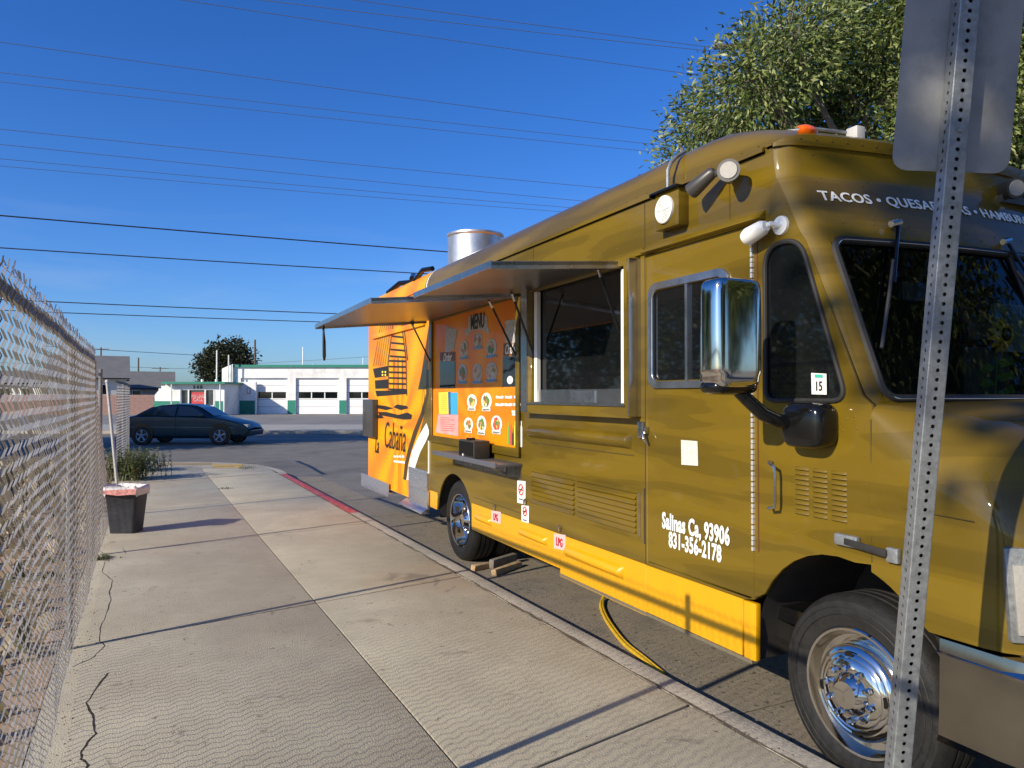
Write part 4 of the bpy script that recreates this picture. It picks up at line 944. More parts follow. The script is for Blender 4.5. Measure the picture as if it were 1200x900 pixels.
tb(MB().tube([(2.7, 8.55, .36), (2.62, 8.75, .33), (2.62, 8.85, .33)], .04, 10), 'exhaust_pipe', BLACK, smooth=True)
# --- hood
def arc_low(v):
    a = 1 - ((v - 2.29) / .50) ** 2
    return max(.766, .44 + .53 * math.sqrt(a)) if a > 0 else .766
hv = [2.124, 2.10, 2.07, 2.04, 1.98, 1.92, 1.88, 1.86, 1.84, 1.80, 1.74, 1.68, 1.62, 1.57, 1.53, 1.50, 1.48]
rows = []
for v in hv:
    t = max(0, (2.118 - v) / .638)
    u0 = 2.60 + .02 * t + .20 * max(0, (1.70 - v) / .22) ** 2.4
    tt = min(1, t / .4); ws = 1.572 - .21 * tt ** .8 - .10 * t - .24 * t ** 3; wt = 1.625 - .10 * t - .34 * t ** 4
    wb = arc_low(v); rw = .06 + .29 * tt
    pr = [(u0, wb), (u0 - .002, wb + (ws - wb) * .12), (u0 - .004, wb + (ws - wb) * .5), (u0 - .002, wb + (ws - wb) * .8), (u0, ws)]
    for k in range(1, 10):
        a = math.pi / 2 * k / 9; pr.append((u0 + rw * (1 - math.cos(a)), ws + (wt - ws) * math.sin(a)))
    crown = .035 * (1 - t * .5)
    for k in range(1, 7):
        q = k / 6; pr.append((u0 + rw + (3.8 - u0 - rw) * q, wt + crown * math.sin(q * math.pi / 2)))
    full = pr + [(7.6 - a, b) for a, b in pr[-2::-1]]
    rows.append([(a, v - .10 * (1 - ((a - 3.8) / 1.2) ** 2) * t, b) for a, b in full])
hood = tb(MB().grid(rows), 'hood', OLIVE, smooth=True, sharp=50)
capr = rows[-1]; m_ = MB(); n_ = len(capr); bot = [(p[0], p[1] - .02, .766) for p in capr]
m_.grid([capr, [(p[0], p[1] - .03, max(.766, p[2] * .6 + .30)) if p[2] > .8 else p for p in capr], bot])
tb(m_, 'front_panel', OLIVE, smooth=True)
tb(MB().box((3.2, 1.33, .82), (4.4, 1.37, 1.16)), 'grille', BLACK, bevel=.01)
tb(MB().tube([(2.605, 2.10, 1.22), (2.60, 1.9, 1.215), (2.602, 1.7, 1.21)], .0015, 4), 'hood_crease', SEAM)
# headlight wrapping the corner
for s_ in (0, 1):
    mr = (lambda x: x) if s_ == 0 else (lambda x: 7.6 - x)
    tb(MB().hexa([(mr(2.620), 1.585, .81), (mr(2.98), 1.32, .81), (mr(2.98), 1.50, .81), (mr(2.66), 1.64, .81), (mr(2.606), 1.600, 1.135), (mr(2.98), 1.33, 1.135), (mr(2.98), 1.50, 1.135), (mr(2.66), 1.64, 1.135)]), 'headlight_bezel', GALV, bevel=.01)
    tb(MB().hexa([(mr(2.626), 1.565, .84), (mr(2.95), 1.315, .84), (mr(2.95), 1.45, .84), (mr(2.68), 1.62, .84), (mr(2.612), 1.575, 1.08), (mr(2.95), 1.325, 1.08), (mr(2.95), 1.45, 1.08), (mr(2.68), 1.62, 1.08)]), 'headlight', LENS, bevel=.006)
# hood latch: bracket, strap, catch
tb(MB().box((2.572, 2.17, 1.025), (2.60, 2.29, 1.075)), 'latch_bracket', GALV, bevel=.012)
tb(MB().hexa([(2.565, 2.03, 1.02), (2.573, 2.03, 1.02), (2.573, 2.23, 1.035), (2.565, 2.23, 1.035), (2.565, 2.03, 1.05), (2.573, 2.03, 1.05), (2.573, 2.23, 1.062), (2.565, 2.23, 1.062)]), 'latch_strap', RUB, bevel=.003)
tb(MB().box((2.575, 1.985, 1.00), (2.60, 2.04, 1.06)), 'latch_catch', GALV, bevel=.008)
# bumper
bmp = MB(); rows = []
path = [(2.60, 1.84), (2.60, 1.62), (2.62, 1.48), (2.68, 1.36), (2.80, 1.27), (3.0, 1.22), (3.8, 1.17), (4.6, 1.22), (4.8, 1.27), (4.92, 1.36), (4.98, 1.48), (5.0, 1.62), (5.0, 1.84)]
for (a, b) in path:
    cx = (a - 3.8); k = .04 * (1 if abs(cx) > 1.0 else 0)
    rows.append([(a + (.05 if cx < 0 else -.05), b + .03, .762), (a + (.012 if cx < 0 else -.012), b, .755), (a, b - .006, .70), (a, b - .008, .69), (a + (.002 if cx < 0 else -.002), b - .004, .55), (a, b, .40), (a + (.03 if cx < 0 else -.03), b + .03, .36)])
tb(bmp.grid(rows), 'front_bumper', BUMPC, smooth=True, sharp=25)
tb(MB().grid([[(2.596, 1.845, .705), (2.598, 1.45, .705)], [(2.66, 1.845, .766), (2.665, 1.45, .766)]]), 'bumper_top_strip', CHROME)
# --- lettering on the fascia
def fascia_text(txt, u0, u1, w_, size, m):
    me = text_mesh(txt, size, .002, .0012, 1, 0, 1.06)
    xs_ = [q.co.x for q in me.vertices]; a, b = min(xs_), max(xs_)
    bm = bmesh.new(); bm.from_mesh(me); bmesh.ops.triangulate(bm, faces=bm.faces); bm.to_mesh(me); bm.free()
    for q in me.vertices:
        u = u0 + (u1 - u0) * (q.co.x - a) / (b - a); p = fpt(u, w_ + q.co.y, .005 - q.co.z)
        q.co = (p[0] - TO[0], p[1] - TO[1], p[2])
    return link('lettering', me, m, truck)
fascia_text('TACOS • QUESADILLAS • HAMBURGUESAS', 2.725, 4.40, 2.583, .070, WPRINT)
# --- wipers
def wiper(u0, w0, u1, w1, ub0, wb0, ub1, wb1):
    a = fpt(u0, w0, .03); b = fpt(u1, w1, .03)
    o_ = tb(MB().tube([fpt(u0, w0, .0), a, b], [.012, .010, .006], 8), 'wiper_arm', BLACK, smooth=True)
    tb(MB().tube([fpt(ub0 + (ub1 - ub0) * t, wb0 + (wb1 - wb0) * t, .02) for t in (0, .25, .5, .75, 1)], .008, 6), 'wiper_blade', GREY, o_, smooth=True)
    tb(MB().tube([fpt(u0 - .05, w0 - .005, .035), fpt(u0 + .01, w0 + .01, .035)], .016, 8), 'wiper_pivot', CHROME, o_, smooth=True)
wiper(3.07, 2.455, 2.92, 2.16, 2.97, 2.27, 2.745, 1.86)
wiper(3.78, 2.42, 3.86, 2.13, 3.77, 2.27, 4.02, 1.76)
# sunflower and pane inside the cab
sfl = MB(); cu, cv, cw_ = 3.68, 2.27, 1.955
for ring, (n_p, rr, off_) in enumerate(((13, .10, 0), (11, .075, -.02))):
    for k in range(n_p):
        t = 2 * math.pi * (k + .4 * ring) / n_p; d = Vector((math.cos(t), 0, math.sin(t))); s_ = Vector((-math.sin(t), 0, math.cos(t))) * .018; c = Vector((cu, cv + off_, cw_))
        sfl.add([c + d * .02, c + d * rr * .6 + s_ + Vector((0, -.02, 0)), c + d * rr, c + d * rr * .6 - s_ + Vector((0, -.02, 0))], [(0, 1, 2, 3)])
SFM = mat('sunflower_petals', (.8, .50, .02), .5, var=.2, scale=40)
sf = sfl.build('sunflower', SFM, off=(cu, cv, cw_), recalc=False); sf.location = t2w(cu, cv, cw_); sf.rotation_euler = (0, 0, -AT)
tag(sf, 'yellow sunflower behind the dark windshield next to the right wiper', 'flower')
o = MB().lathe([(.035, 0), (.03, -.012), (0, -.018)], (0, -.03, 0), 'v', 12).build('flower_centre', BPRINT, sf, smooth=True)
st = MB().tube([(0, .01, 0), (.02, .03, -.2), (.03, .05, -.38)], .006, 6); 
for k in range(6):
    st.add([(0.02, .03, -.12 - k * .04), (.10 * (-1) ** k, .0, -.10 - k * .035), (.14 * (-1) ** k, .01, -.14 - k * .035), (.06 * (-1) ** k, .03, -.16 - k * .035)], [(0, 1, 2, 3)])
st.build('stem', GREENP, sf, recalc=False)
tb(MB().box((2.75, 2.35, 1.55), (4.85, 2.75, 1.62)), 'dashboard', DARK)
tb(MB().box((2.7, 2.95, .62), (4.93, 2.98, 2.95)), 'cab_bulkhead', DARK)
SEATM = mat('seat_vinyl', (.10, .095, .09), .5)
for x in (3.0, 4.4):
    st_ = tb(MB().box((x - .22, 2.78, 1.10), (x + .22, 2.90, 1.95)), 'seat_back', SEATM, bevel=.04)
    tb(MB().box((x - .15, 2.80, 1.98), (x + .15, 2.88, 2.14)), 'headrest', SEATM, st_, bevel=.03)
tb(MB().lathe([(.20, 0), (.215, .012), (.20, .024), (.19, .012), (.20, 0)], (4.4, 2.50, 1.66), 'v', 28).box((4.21, 2.508, 1.65), (4.59, 2.516, 1.675)), 'steering_wheel', BLACK, smooth=True)
tb(MB().tube([(3.3, 2.36, 2.31), (3.32, 2.44, 2.20)], .01, 6).box((3.2, 2.43, 2.12), (3.46, 2.45, 2.21)), 'rear_view_mirror', SEATM)
tb(MB().box((3.74, 2.33, 1.88), (4.02, 2.35, 2.12)), 'dash_poster', mat('pale_green_card', (.22, .30, .24), .6, var=.5, scale=12))
# --- wheels
def wheel(v, u_face, front=True):
    c = (u_face, v, WR); R0 = WR
    ty = [(.262, .03), (.270, .012), (.30, .002), (.345, -.004), (.375, .004), (.392, .022), (.400, .04), (R0, .055), (R0, .075), (R0 - .012, .078), (R0 - .012, .088), (R0, .091), (R0, .125), (R0 - .012, .128), (R0 - .012, .138), (R0, .141), (R0, .175), (R0 - .012, .178), (R0 - .012, .188), (R0, .191), (R0, .21), (.392, .24), (.345, .262), (.26, .25)]
    w_ = tb(MB().lathe([(.268, .02)] + ty, c, 'u', 64), 'wheel', TYRE, smooth=True, sharp=30)
    if not front:
        tb(MB().lathe(ty, (u_face + .29, v, WR), 'u', 48), 'inner_tyre', TYRE, w_, smooth=True, sharp=30)
    ln_ = MB()
    for k in range(2): ln_.lathe([(.318 + k * .03, -.0035), (.320 + k * .03, -.0055), (.323 + k * .03, -.0035)], c, 'u', 64)
    tb(ln_, 'sidewall_rib', TYRE, w_, smooth=True)
    if front: pr = [(.262, .055), (.268, .01), (.262, .004), (.252, .006), (.243, .03), (.232, .055), (.205, .062), (.198, .045), (.196, .012), (.188, .002), (.172, -.006), (.166, -.004), (.160, -.010), (.148, -.016), (.142, -.013), (.136, -.018), (.10, -.026), (.088, -.026), (.086, -.032), (.062, -.055), (.055, -.062), (.0, -.064)]
    else: pr = [(.262, .055), (.268, .01), (.262, .004), (.252, .006), (.243, .03), (.238, .08), (.225, .115), (.19, .125), (.15, .12), (.115, .118), (.105, .09), (.075, .06), (.06, .03), (.0, .025)]
    rim = tb(MB().lathe(pr, c, 'u', 64), 'rim', CHROME, w_, smooth=True, sharp=40)
    hb = MB(); nb = MB()
    ns, rh, oo = (4, .158, -.0105) if front else (8, .182, .1215)
    for k in range(ns):
        a = R(84 + 360 / ns * k) if front else R(45 * k + 10)
        cy, cz = v + rh * math.cos(a), WR + rh * math.sin(a); t = Vector((0, -math.sin(a), math.cos(a))); r_ = Vector((0, math.cos(a), math.sin(a)))
        l_, w2 = (.022, .016) if front else (.034, .024)
        ring = [Vector((u_face + oo - .004, cy, cz)) + t * l_ * math.cos(q) + r_ * w2 * math.sin(q) for q in [2 * math.pi * j / 14 for j in range(14)]]
        hb.add(ring, [tuple(range(14))])
    tb(hb, 'hand_holes', BLACK, rim, recalc=False)
    nn, rn, on = (10, .108, -.024) if front else (10, .13, .119)
    for k in range(nn):
        a = 2 * math.pi * k / nn + .2; cy, cz = v + rn * math.cos(a), WR + rn * math.sin(a)
        o_ = tb(MB().tube([(u_face + on, cy, cz), (u_face + on - .026, cy, cz), (u_face + on - .034, cy, cz)], [.0155, .0145, .006], 6), 'lug_nut', CHROME, rim, smooth=True, sharp=30)
    return w_
wheel(FWC, 2.63, True); wheel(RWC, 2.645, False)
for v in (FWC, RWC):
    tb(MB().lathe([(.26, 0), (.34, -.005), (WR, .05), (WR, .22), (.3, .26), (0, .2)], (4.72, v, WR), 'u', 32), 'wheel', TYRE, smooth=True)
# speaker (radio) on the counter
sp = MB().box((-.075, -.19, 0), (.075, .19, .155))
o = sp.build('speaker', mat('worn_black_speaker', (.035, .03, .024), .5, var=.2, scale=30), bevel=.012)
o.location = t2w(2.475, 6.14, 1.106); o.rotation_euler = (0, 0, -AT); tag(o, 'small black portable speaker standing on the counter shelf below the menu board', 'speaker')
MB().box((-.079, -.165, .02), (-.0745, .165, .14)).build('speaker_grille', BLACK, o)
MB().box((-.085, .05, .012), (-.078, .07, .03)).build('speaker_badge', WPRINT, o)
MB().box((-.06, -.03, .155), (.0, .03, .175)).build('speaker_button_block', BLACK, o)
# cable and wood by the rear wheel
cpts = [(708, 700), (704, 708), (708, 722), (718, 738), (732, 755), (752, 771), (775, 790)]
g3 = [gnd(x, y, .03) for x, y in cpts]
pts = [(g3[0][0] + .35, g3[0][1] + .3, .35)] + [(g3[0][0] + .02, g3[0][1] + .02, .06)] + [(a, b, .027) for a, b in g3[1:]]
def smooth_path(p, n=5):
    p = [Vector(q) for q in p]; o_ = []
    for i in range(len(p) - 1):
        a, b, c, d = p[max(i - 1, 0)], p[i], p[i + 1], p[min(i + 2, len(p) - 1)]
        for k in range(n):
            t = k / n; o_.append(.5 * ((2 * b) + (-a + c) * t + (2 * a - 5 * b + 4 * c - d) * t * t + (-a + 3 * b - 3 * c + d) * t ** 3))
    return o_ + [p[-1]]
CAB = mat('yellow_cable', (.62, .38, .02), .5, var=.1)
o = MB().tube(smooth_path(pts), .0125, 8).tube(smooth_path([(a + .028, b + .015, c) for a, b, c in pts]), .010, 8).build('power_cable', CAB, smooth=True)
tag(o, 'yellow power cable hanging from under the truck onto the gutter', 'cable')
for i, (x0, y0, x1, y1, hh, lab) in enumerate(((582, 673, 612, 662, .05, 'split wooden block with the paler end lying nearest beneath the rear wheel'), (556, 668, 577, 663, .055, 'thin wooden board tucked against the rear tyre at the curb'), (578, 665, 606, 657, .09, 'thicker grey brown timber wedged behind the rear tyre'))):
    a, b = Vector(gnd(x0, y0, .03)), Vector(gnd(x1, y1, .03)); d = (b - a).normalized(); n = Vector((d.y, -d.x)) * -.055
    p = [a, b, b + n, a + n]
    o = MB().hexa([(q.x - a.x, q.y - a.y, 0) for q in p] + [(q.x - a.x + rnd.uniform(-.01, .01), q.y - a.y, hh + rnd.uniform(-.012, .012)) for q in p]).build('wood_block', WOOD if i != 2 else BARK, bevel=.006)
    o.location = (a.x, a.y, .013); tag(o, lab, 'wood block')

# ================================================================ SIGN POST
zb = 2.075; Xb = .50 * 0 + (1046 - 600) / F * 2.06
base = c2w(1.118, 2.236, .13)
topP = c2w((1121 - 600) / F * 2.02 + .062, 1.99, 1.66 + 463 * 2.026 / F + .45)
ax = (topP - base); ln_ = ax.length; ax.normalize()
sp = thing('street_sign', base, 'back of a grey street sign on a leaning perforated steel post at the curb', 'street sign')
Xc = c2w(1, 0); Zc = c2w(0, 1); ex = (Xc - ax * Xc.dot(ax)).normalized(); ez = ax.cross(ex).normalized()
if ez.dot(Zc) < 0: ez = -ez
rot = R(-4); ex, ez = (ex * math.cos(rot) + ez * math.sin(rot)), (ez * math.cos(rot) - ex * math.sin(rot))
def LP(a, b, c): return ex * a + ez * b + ax * c
hs_ = .0268
# each face of the post is a strip with real round holes
def face_strip(o_, dx, nrm):
    m_ = MB(); pitch = .0266; n_ = int(ln_ / pitch); hr = .0059; seg = 12
    for k in range(n_):
        z0_ = k * pitch; zc = z0_ + pitch / 2; b_ = len(m_.v)
        vs = []
        for q in range(seg):
            t = 2 * math.pi * q / seg + math.pi / 4; vs.append((math.cos(t) * hr, math.sin(t) * hr))
        outer_ = []
        for q in range(seg):
            t = 2 * math.pi * q / seg + math.pi / 4; cx_, sx_ = math.cos(t), math.sin(t); s_ = 1 / max(abs(cx_), abs(sx_))
            outer_.append((max(-1, min(1, cx_ * s_)) * (hs_ - .003), max(-1, min(1, sx_ * s_)) * pitch / 2))
        for (a, c) in vs: m_.v.append(tuple(o_ + dx * a + ax * (zc + c)))
        for (a, c) in outer_: m_.v.append(tuple(o_ + dx * a + ax * (zc + c)))
        for (a, c) in vs: m_.v.append(tuple(o_ + dx * a + ax * (zc + c) - nrm * .003))
        for q in range(seg):
            q2 = (q + 1) % seg
            m_.f.append((b_ + q, b_ + q2, b_ + seg + q2, b_ + seg + q)); m_.f.append((b_ + q, b_ + q2, b_ + 2 * seg + q2, b_ + 2 * seg + q))
    return m_
pm = MB()
for o_, dx, nrm in ((-ez * hs_, ex, -ez), (-ex * hs_, ez, -ex), (ez * hs_, ex, ez), (ex * hs_, ez, ex)):
    q = face_strip(o_, dx, nrm); pm.add(q.v, q.f)
r_ = hs_; e_ = .003
for sa, sb in ((-1, -1), (1, -1), (1, 1), (-1, 1)):         # rounded corners
    rows = []
    for c in (0, ln_):
        rr_ = []
        for k in range(4):
            t = math.pi / 2 * k / 3
            rr_.append(LP(sa * (r_ - e_ + e_ * math.cos(t)), sb * (r_ - e_ + e_ * math.sin(t)), c))
        rows.append(rr_)
    pm.grid(rows)
po = pm.build('post', GALV, sp, recalc=True)
MB().tube([LP(0, 0, 0), LP(0, 0, ln_)], .017, 4).build('post_core', BLACK, sp)
# plate behind the post
hgt = (1.66 + 272 * 2.016 / F - base.z) / ax.z
sx0, sx1 = -.160, .160; H_ = .62; rr_ = .04
pl = []
for cx_, cy_, a0 in ((sx1 - rr_, hgt + rr_, -90), (sx1 - rr_, hgt + H_ - rr_, 0), (sx0 + rr_, hgt + H_ - rr_, 90), (sx0 + rr_, hgt + rr_, 180)):
    for k in range(6):
        t = R(a0 + 18 * k); pl.append((cx_ + rr_ * math.cos(t), cy_ + rr_ * math.sin(t)))
m_ = MB(); n_ = len(pl)
for d in (hs_ + .003, hs_ + .006): m_.v += [tuple(LP(a + .012, d, b)) for a, b in pl]
m_.f = [tuple(range(n_)), tuple(range(n_, 2 * n_))] + [(i, (i + 1) % n_, n_ + (i + 1) % n_, n_ + i) for i in range(n_)]
m_.build('sign_plate', GALV2, sp)
m_ = MB()
for b in (hgt + .10, hgt + H_ - .1): m_.tube([LP(0, -hs_ - .008, b), LP(0, -hs_, b)], [.007, .009], 6)
m_.build('bolts', GALV, sp)

# ================================================================ BIN
bx, by = gnd(148, 626); bx += .0
bn = thing('trash_bin', (bx, by + .16, .13), 'small black trash bin with a white liner bag standing by the fence', 'trash bin')
BINM = mat('bin_plastic', (0.022, 0.023, 0.028), .45, var=.2, scale=8)
b_w, t_w, hh = .138, .180, .475
def sq(w_, z, n=5, rr=.03):
    return [(x, y, z) for x, y in rect(-w_, w_, -w_ * .8, w_ * .8, rr, n)]
rows = [sq(b_w, 0), sq(b_w + (t_w - b_w) * .5, hh * .5), sq(b_w + (t_w - b_w) * .93, hh * .93), sq(t_w, hh * .94), sq(t_w + .008, hh), sq(t_w - .005, hh), sq(t_w - .01, hh * .9), sq(b_w - .01, .02)]
rows = [r_ + [r_[0]] for r_ in rows]
MB().grid(rows).build('bin_body', BINM, bn, smooth=True, sharp=40).rotation_euler = (0, 0, -A)
BAG = mat('white_bag', (.62, .58, .57), .45, var=.15, scale=20, spec=.5); BAGR = mat('pink_bag_print', (.6, .25, .22), .5, var=.3, scale=25)
rows = []
ring = rect(-t_w, t_w, -t_w * .8, t_w * .8, .035, 6); ring += [ring[0]]
for i, (sc, z) in enumerate(((.90, hh - .10), (.98, hh + .02), (1.03, hh + .045), (1.08, hh + .02), (1.07, hh - .015), (1.04, hh - .04))):
    row = []
    for j, (x, y) in enumerate(ring[:-1]):
        a = j * 1.7 + i * .6; row.append((x * (sc + .02 * math.sin(a * 2.3)), y * (sc + .02 * math.cos(a * 1.9)), z + .014 * math.sin(a * 3.1) + (rnd.uniform(-.04, .012) if i > 3 else 0)))
    rows.append(row + [row[0]])
o = MB().grid(rows).build('liner_bag', BAG, bn, smooth=True, sharp=180); o.rotation_euler = (0, 0, -A)
o = MB().grid([[(-.20, -.2, hh - .02), (0.0, -.205, hh - .045), (.2, -.205, hh - .03)], [(-.20, -.203, hh + .01), (0., -.21, hh + .02), (.21, -.207, hh + .03)]]).build('bag_print', BAGR, bn, recalc=False); o.rotation_euler = (0, 0, -A)

# ================================================================ VEGETATION
def leaf_cloud(name, m, clumps, n, ln, wd, parent=None, off=(0, 0, 0), droop=0.35, seed=3, shell=0.45):
    rg = np.random.default_rng(seed); cl = np.array([(*c, r_[0], r_[1], r_[2]) if isinstance(r_, tuple) else (*c, r_, r_, r_) for c, r_ in clumps], float)
    vol = (cl[:, 3] * cl[:, 4] * cl[:, 5]) ** .75; idx = rg.choice(len(cl), n, p=vol / vol.sum())
    d = rg.normal(size=(n, 3)); d /= np.linalg.norm(d, axis=1)[:, None]
    rad = shell + (1 - shell) * rg.random(n) ** .5
    # sprays: leaves gather on short twigs
    ns = max(1, n // 9); sp_d = rg.normal(size=(ns, 3)); sp_d /= np.linalg.norm(sp_d, axis=1)[:, None]; si = rg.choice(len(cl), ns, p=vol / vol.sum()); sr = shell + (1 - shell) * rg.random(ns) ** .5 + rg.random(ns) ** 6 * .22
    pick = rg.integers(0, ns, n); c = cl[si[pick], :3] + sp_d[pick] * sr[pick, None] * cl[si[pick], 3:6]
    c += rg.normal(size=(n, 3)) * ln * 1.1
    tw = sp_d[pick] + rg.normal(size=(n, 3)) * .55; tw[:, 2] -= droop; tw /= np.linalg.norm(tw, axis=1)[:, None]
    s = np.cross(tw, rg.normal(size=(n, 3))); s /= np.linalg.norm(s, axis=1)[:, None]
    L_ = ln * (.6 + .8 * rg.random(n))[:, None]; W_ = wd * (.6 + .8 * rg.random(n))[:, None]
    v = np.empty((n, 4, 3)); v[:, 0] = c; v[:, 1] = c + tw * L_ * .5 + s * W_; v[:, 2] = c + tw * L_; v[:, 3] = c + tw * L_ * .5 - s * W_
    v = v.reshape(-1, 3) - np.array(off)
    me = bpy.data.meshes.new(name); me.vertices.add(4 * n); me.vertices.foreach_set('co', v.ravel().astype(np.float32))
    me.loops.add(4 * n); me.loops.foreach_set('vertex_index', np.arange(4 * n, dtype=np.int32))
    me.polygons.add(n); me.polygons.foreach_set('loop_start', np.arange(0, 4 * n, 4, dtype=np.int32)); me.update(calc_edges=True)
    return link(name, me, m, parent)
def make_tree(pos, h, clumps, n, ln, wd, label, m=LEAF, seed=3, group=None, tr=.22, trunk_to=None, shell=.45, droop=.35, base_z=0.0):
    t = thing('tree', (pos[0], pos[1], base_z), label, 'tree', group)
    off_ = (pos[0], pos[1], base_z); rg = random.Random(seed)
    mean = sum((Vector(c) for c, _ in clumps), Vector()) / len(clumps)
    fork = Vector((pos[0], pos[1], base_z + h * .30))
    MB().tube([Vector((pos[0], pos[1], base_z - .1)), Vector((pos[0] + .05, pos[1], base_z + h * .15)), fork], [tr * 1.25, tr, tr * .85], 12).build('trunk', BARK, t, off=off_, smooth=True)
    b = MB()
    for c, r_ in clumps:
        c = Vector(c); mid = fork.lerp(c, .5) + Vector((rg.uniform(-.3, .3), rg.uniform(-.3, .3), rg.uniform(-.1, .4)))
        b.tube([fork - Vector((0, 0, .1)), mid, c], [tr * .5, tr * .28, tr * .1], 7)
        R_ = r_ if not isinstance(r_, tuple) else sum(r_) / 3
        for k in range(9):
            d = Vector((rg.gauss(0, 1), rg.gauss(0, 1), rg.gauss(.3, 1))).normalized() * R_ * rg.uniform(.6, 1)
            b.tube([c - (c - mid) * rg.uniform(0, .5), c + d * .5 + Vector((0, 0, .1)), c + d], [tr * .12, tr * .07, tr * .03], 5)
    b.build('branches', BARK, t, off=off_, smooth=True)
    leaf_cloud('crown', m, clumps, n, ln, wd, t, off_, droop, seed, shell)
    return t
# big tree behind the truck: centre far right
def cw3(px, py, Z): 
    X = (px - 600) / F * Z; return tuple(c2w(X, Z, 1.66 + (463 - py) / F * Z))
Zt = 14.5
cl = []
for (px, py, r_) in ((800, 190, .55), (815, 150, .62), (850, 130, .85), (885, 95, .95), (925, 60, 1.0), (960, 100, 1.1), (965, 35, .85), (1010, 45, 1.1), (1040, 100, 1.3), (1100, 40, 1.3), (1160, 90, 1.3), (1210, 30, 1.3), (1190, 150, 1.2), (1260, 110, 1.5), (1120, 140, 1.2), (1060, -30, 1.2), (1180, -60, 1.5), (900, 150, .9), (985, 140, 1.1), (1290, 0, 1.7), (1240, 210, 1.2), (1340, 110, 1.6), (1150, 200, 1.0)):
    Z = Zt + rnd.uniform(-1.1, 1.2); cl.append((cw3(px, py, Z), r_))
tp = c2w(9.0, Zt + .3)
make_tree((tp.x, tp.y), 9.5, cl, 120000, .135, .020, 'large grey green tree with drooping leaves behind the truck roof', LEAF, 5, shell=.30, tr=.3)
# trees off to the left that shade the cross street, and the one that dapples the sign
def blob_tree(X, Z, h, r, label, seed, n=9000, ln=.28, world=None):
    p = c2w(X, Z) if world is None else Vector((*world, 0)); rg = random.Random(seed); c_ = []
    for k in range(9):
        a = rg.uniform(0, 6.28); q = rg.uniform(.2, .75) * r; c_.append(((p.x + q * math.cos(a), p.y + q * math.sin(a), h - r * 1.0 + rg.uniform(-.75, .55) * r), r * rg.uniform(.38, .55)))
    make_tree((p.x, p.y), h, c_, n, ln, ln * .2, label, LEAF, seed, shell=.2, tr=.24)
blob_tree(-27, 14.5, 9.5, 4.2, 'leafy tree standing in the dirt lot left of the fence, farther from the sidewalk', 21, n=16000, ln=.34)
blob_tree(-19.5, 18.6, 9.0, 3.4, 'leafy tree at the edge of the dirt lot beside the cross street', 22, n=14000, ln=.34)
make_tree((-9.8, -3.6), 9.5, [((-9.6, -2.35, 9.0), 1.15), ((-9.5, -1.95, 9.9), 1.0), ((-10, -3.7, 9.6), 1.6), ((-9.3, -4.9, 8.8), 1.4), ((-9.4, -2.0, 8.35), .75), ((-9.6, -3.0, 10.8), 1.4), ((-9.5, -1.75, 9.5), .7), ((-10.4, -5.2, 10.2), 1.5)], 9500, .22, .055, 'tall tree behind the viewer in the dirt lot shading the sign', LEAF, 23, shell=.1, tr=.22)
for X_, Y_, h_, r_, lab_, sd_ in ((9.5, -9.0, 11.5, 4.6, 'large tree behind the viewer on the truck side of the street', 31), (2.8, -15.0, 10.5, 4.2, 'large tree behind the viewer standing over the sidewalk', 32), (12.6, -5.6, 13.6, 5.2, 'large tree across the street from the front of the truck', 33), (-3.5, -19, 9.5, 3.8, 'tree farther behind the viewer in the dirt lot', 34)):
    blob_tree(0, 0, h_, r_, lab_, sd_, n=34000, ln=.26, world=(X_, Y_))
# far tree by the garage
Zf = 86; cl = []
for (px, py, r_) in ((245, 425, 1.25), (258, 414, 1.2), (275, 413, 1.25), (287, 424, 1.1), (265, 430, 1.7), (248, 440, 1.3), (282, 440, 1.4)):
    cl.append((cw3(px, py, Zf), r_))
p = c2w((266 - 600) / F * Zf, Zf)
make_tree((p.x, p.y), 7, cl, 9000, .38, .11, 'round dark green tree rising behind the garage office roof', LEAFD, 8, shell=.3, tr=.3)
# weeds
def weed(pos, h, n, label, seed, m=WEEDM, spread=.3):
    rg = random.Random(seed); m_ = MB()
    for k in range(n):
        a = rg.uniform(0, 6.28); b = Vector((rg.gauss(0, spread), rg.gauss(0, spread), 0)); d = Vector((math.cos(a) * .35, math.sin(a) * .35, 1)) * h * rg.uniform(.4, 1); s_ = Vector((-math.sin(a), math.cos(a), 0)) * (.006 if h > .2 else .003)
        m_.add([b - s_, b + s_, b + d * .6 + s_, b + d, b + d * .6 - s_], [(0, 1, 2, 4), (4, 2, 3)])
        for j in range(9):
            q = b + d * rg.uniform(.3, 1); e = Vector((rg.gauss(0, 1), rg.gauss(0, 1), rg.gauss(.3, .6))).normalized() * min(.07, h * .35); f = e.cross(Vector((0, 0, 1))) * .35
            m_.add([q, q + e * .5 + f, q + e, q + e * .5 - f], [(0, 1, 2, 3)])
    o_ = m_.build('weed', m, recalc=False); o_.location = pos; tag(o_, label, 'weed'); return o_
g1 = gnd(152, 562); weed((g1[0], g1[1], .12), .62, 190, 'bushy green weed at the foot of the far fence', 1, spread=.20)
g1 = gnd(163, 552); weed((g1[0], g1[1], .12), .50, 120, 'lower weed spilling from the fence towards the yellow patch', 2, spread=.22)
g1 = gnd(263, 573); weed((g1[0], g1[1], .13), .035, 26, 'small grass tuft growing in the sidewalk joint', 3, spread=.05)
g1 = gnd(290, 549); weed((g1[0], g1[1], .13),   .05, 40, 'small weed at the right end of the yellow patch', 4, spread=.12)
g1 = gnd(120, 655); weed((g1[0], g1[1] , .12), .05, 50, 'dry grass tuft at the fence foot nearer than the bin', 5, spread=.05)
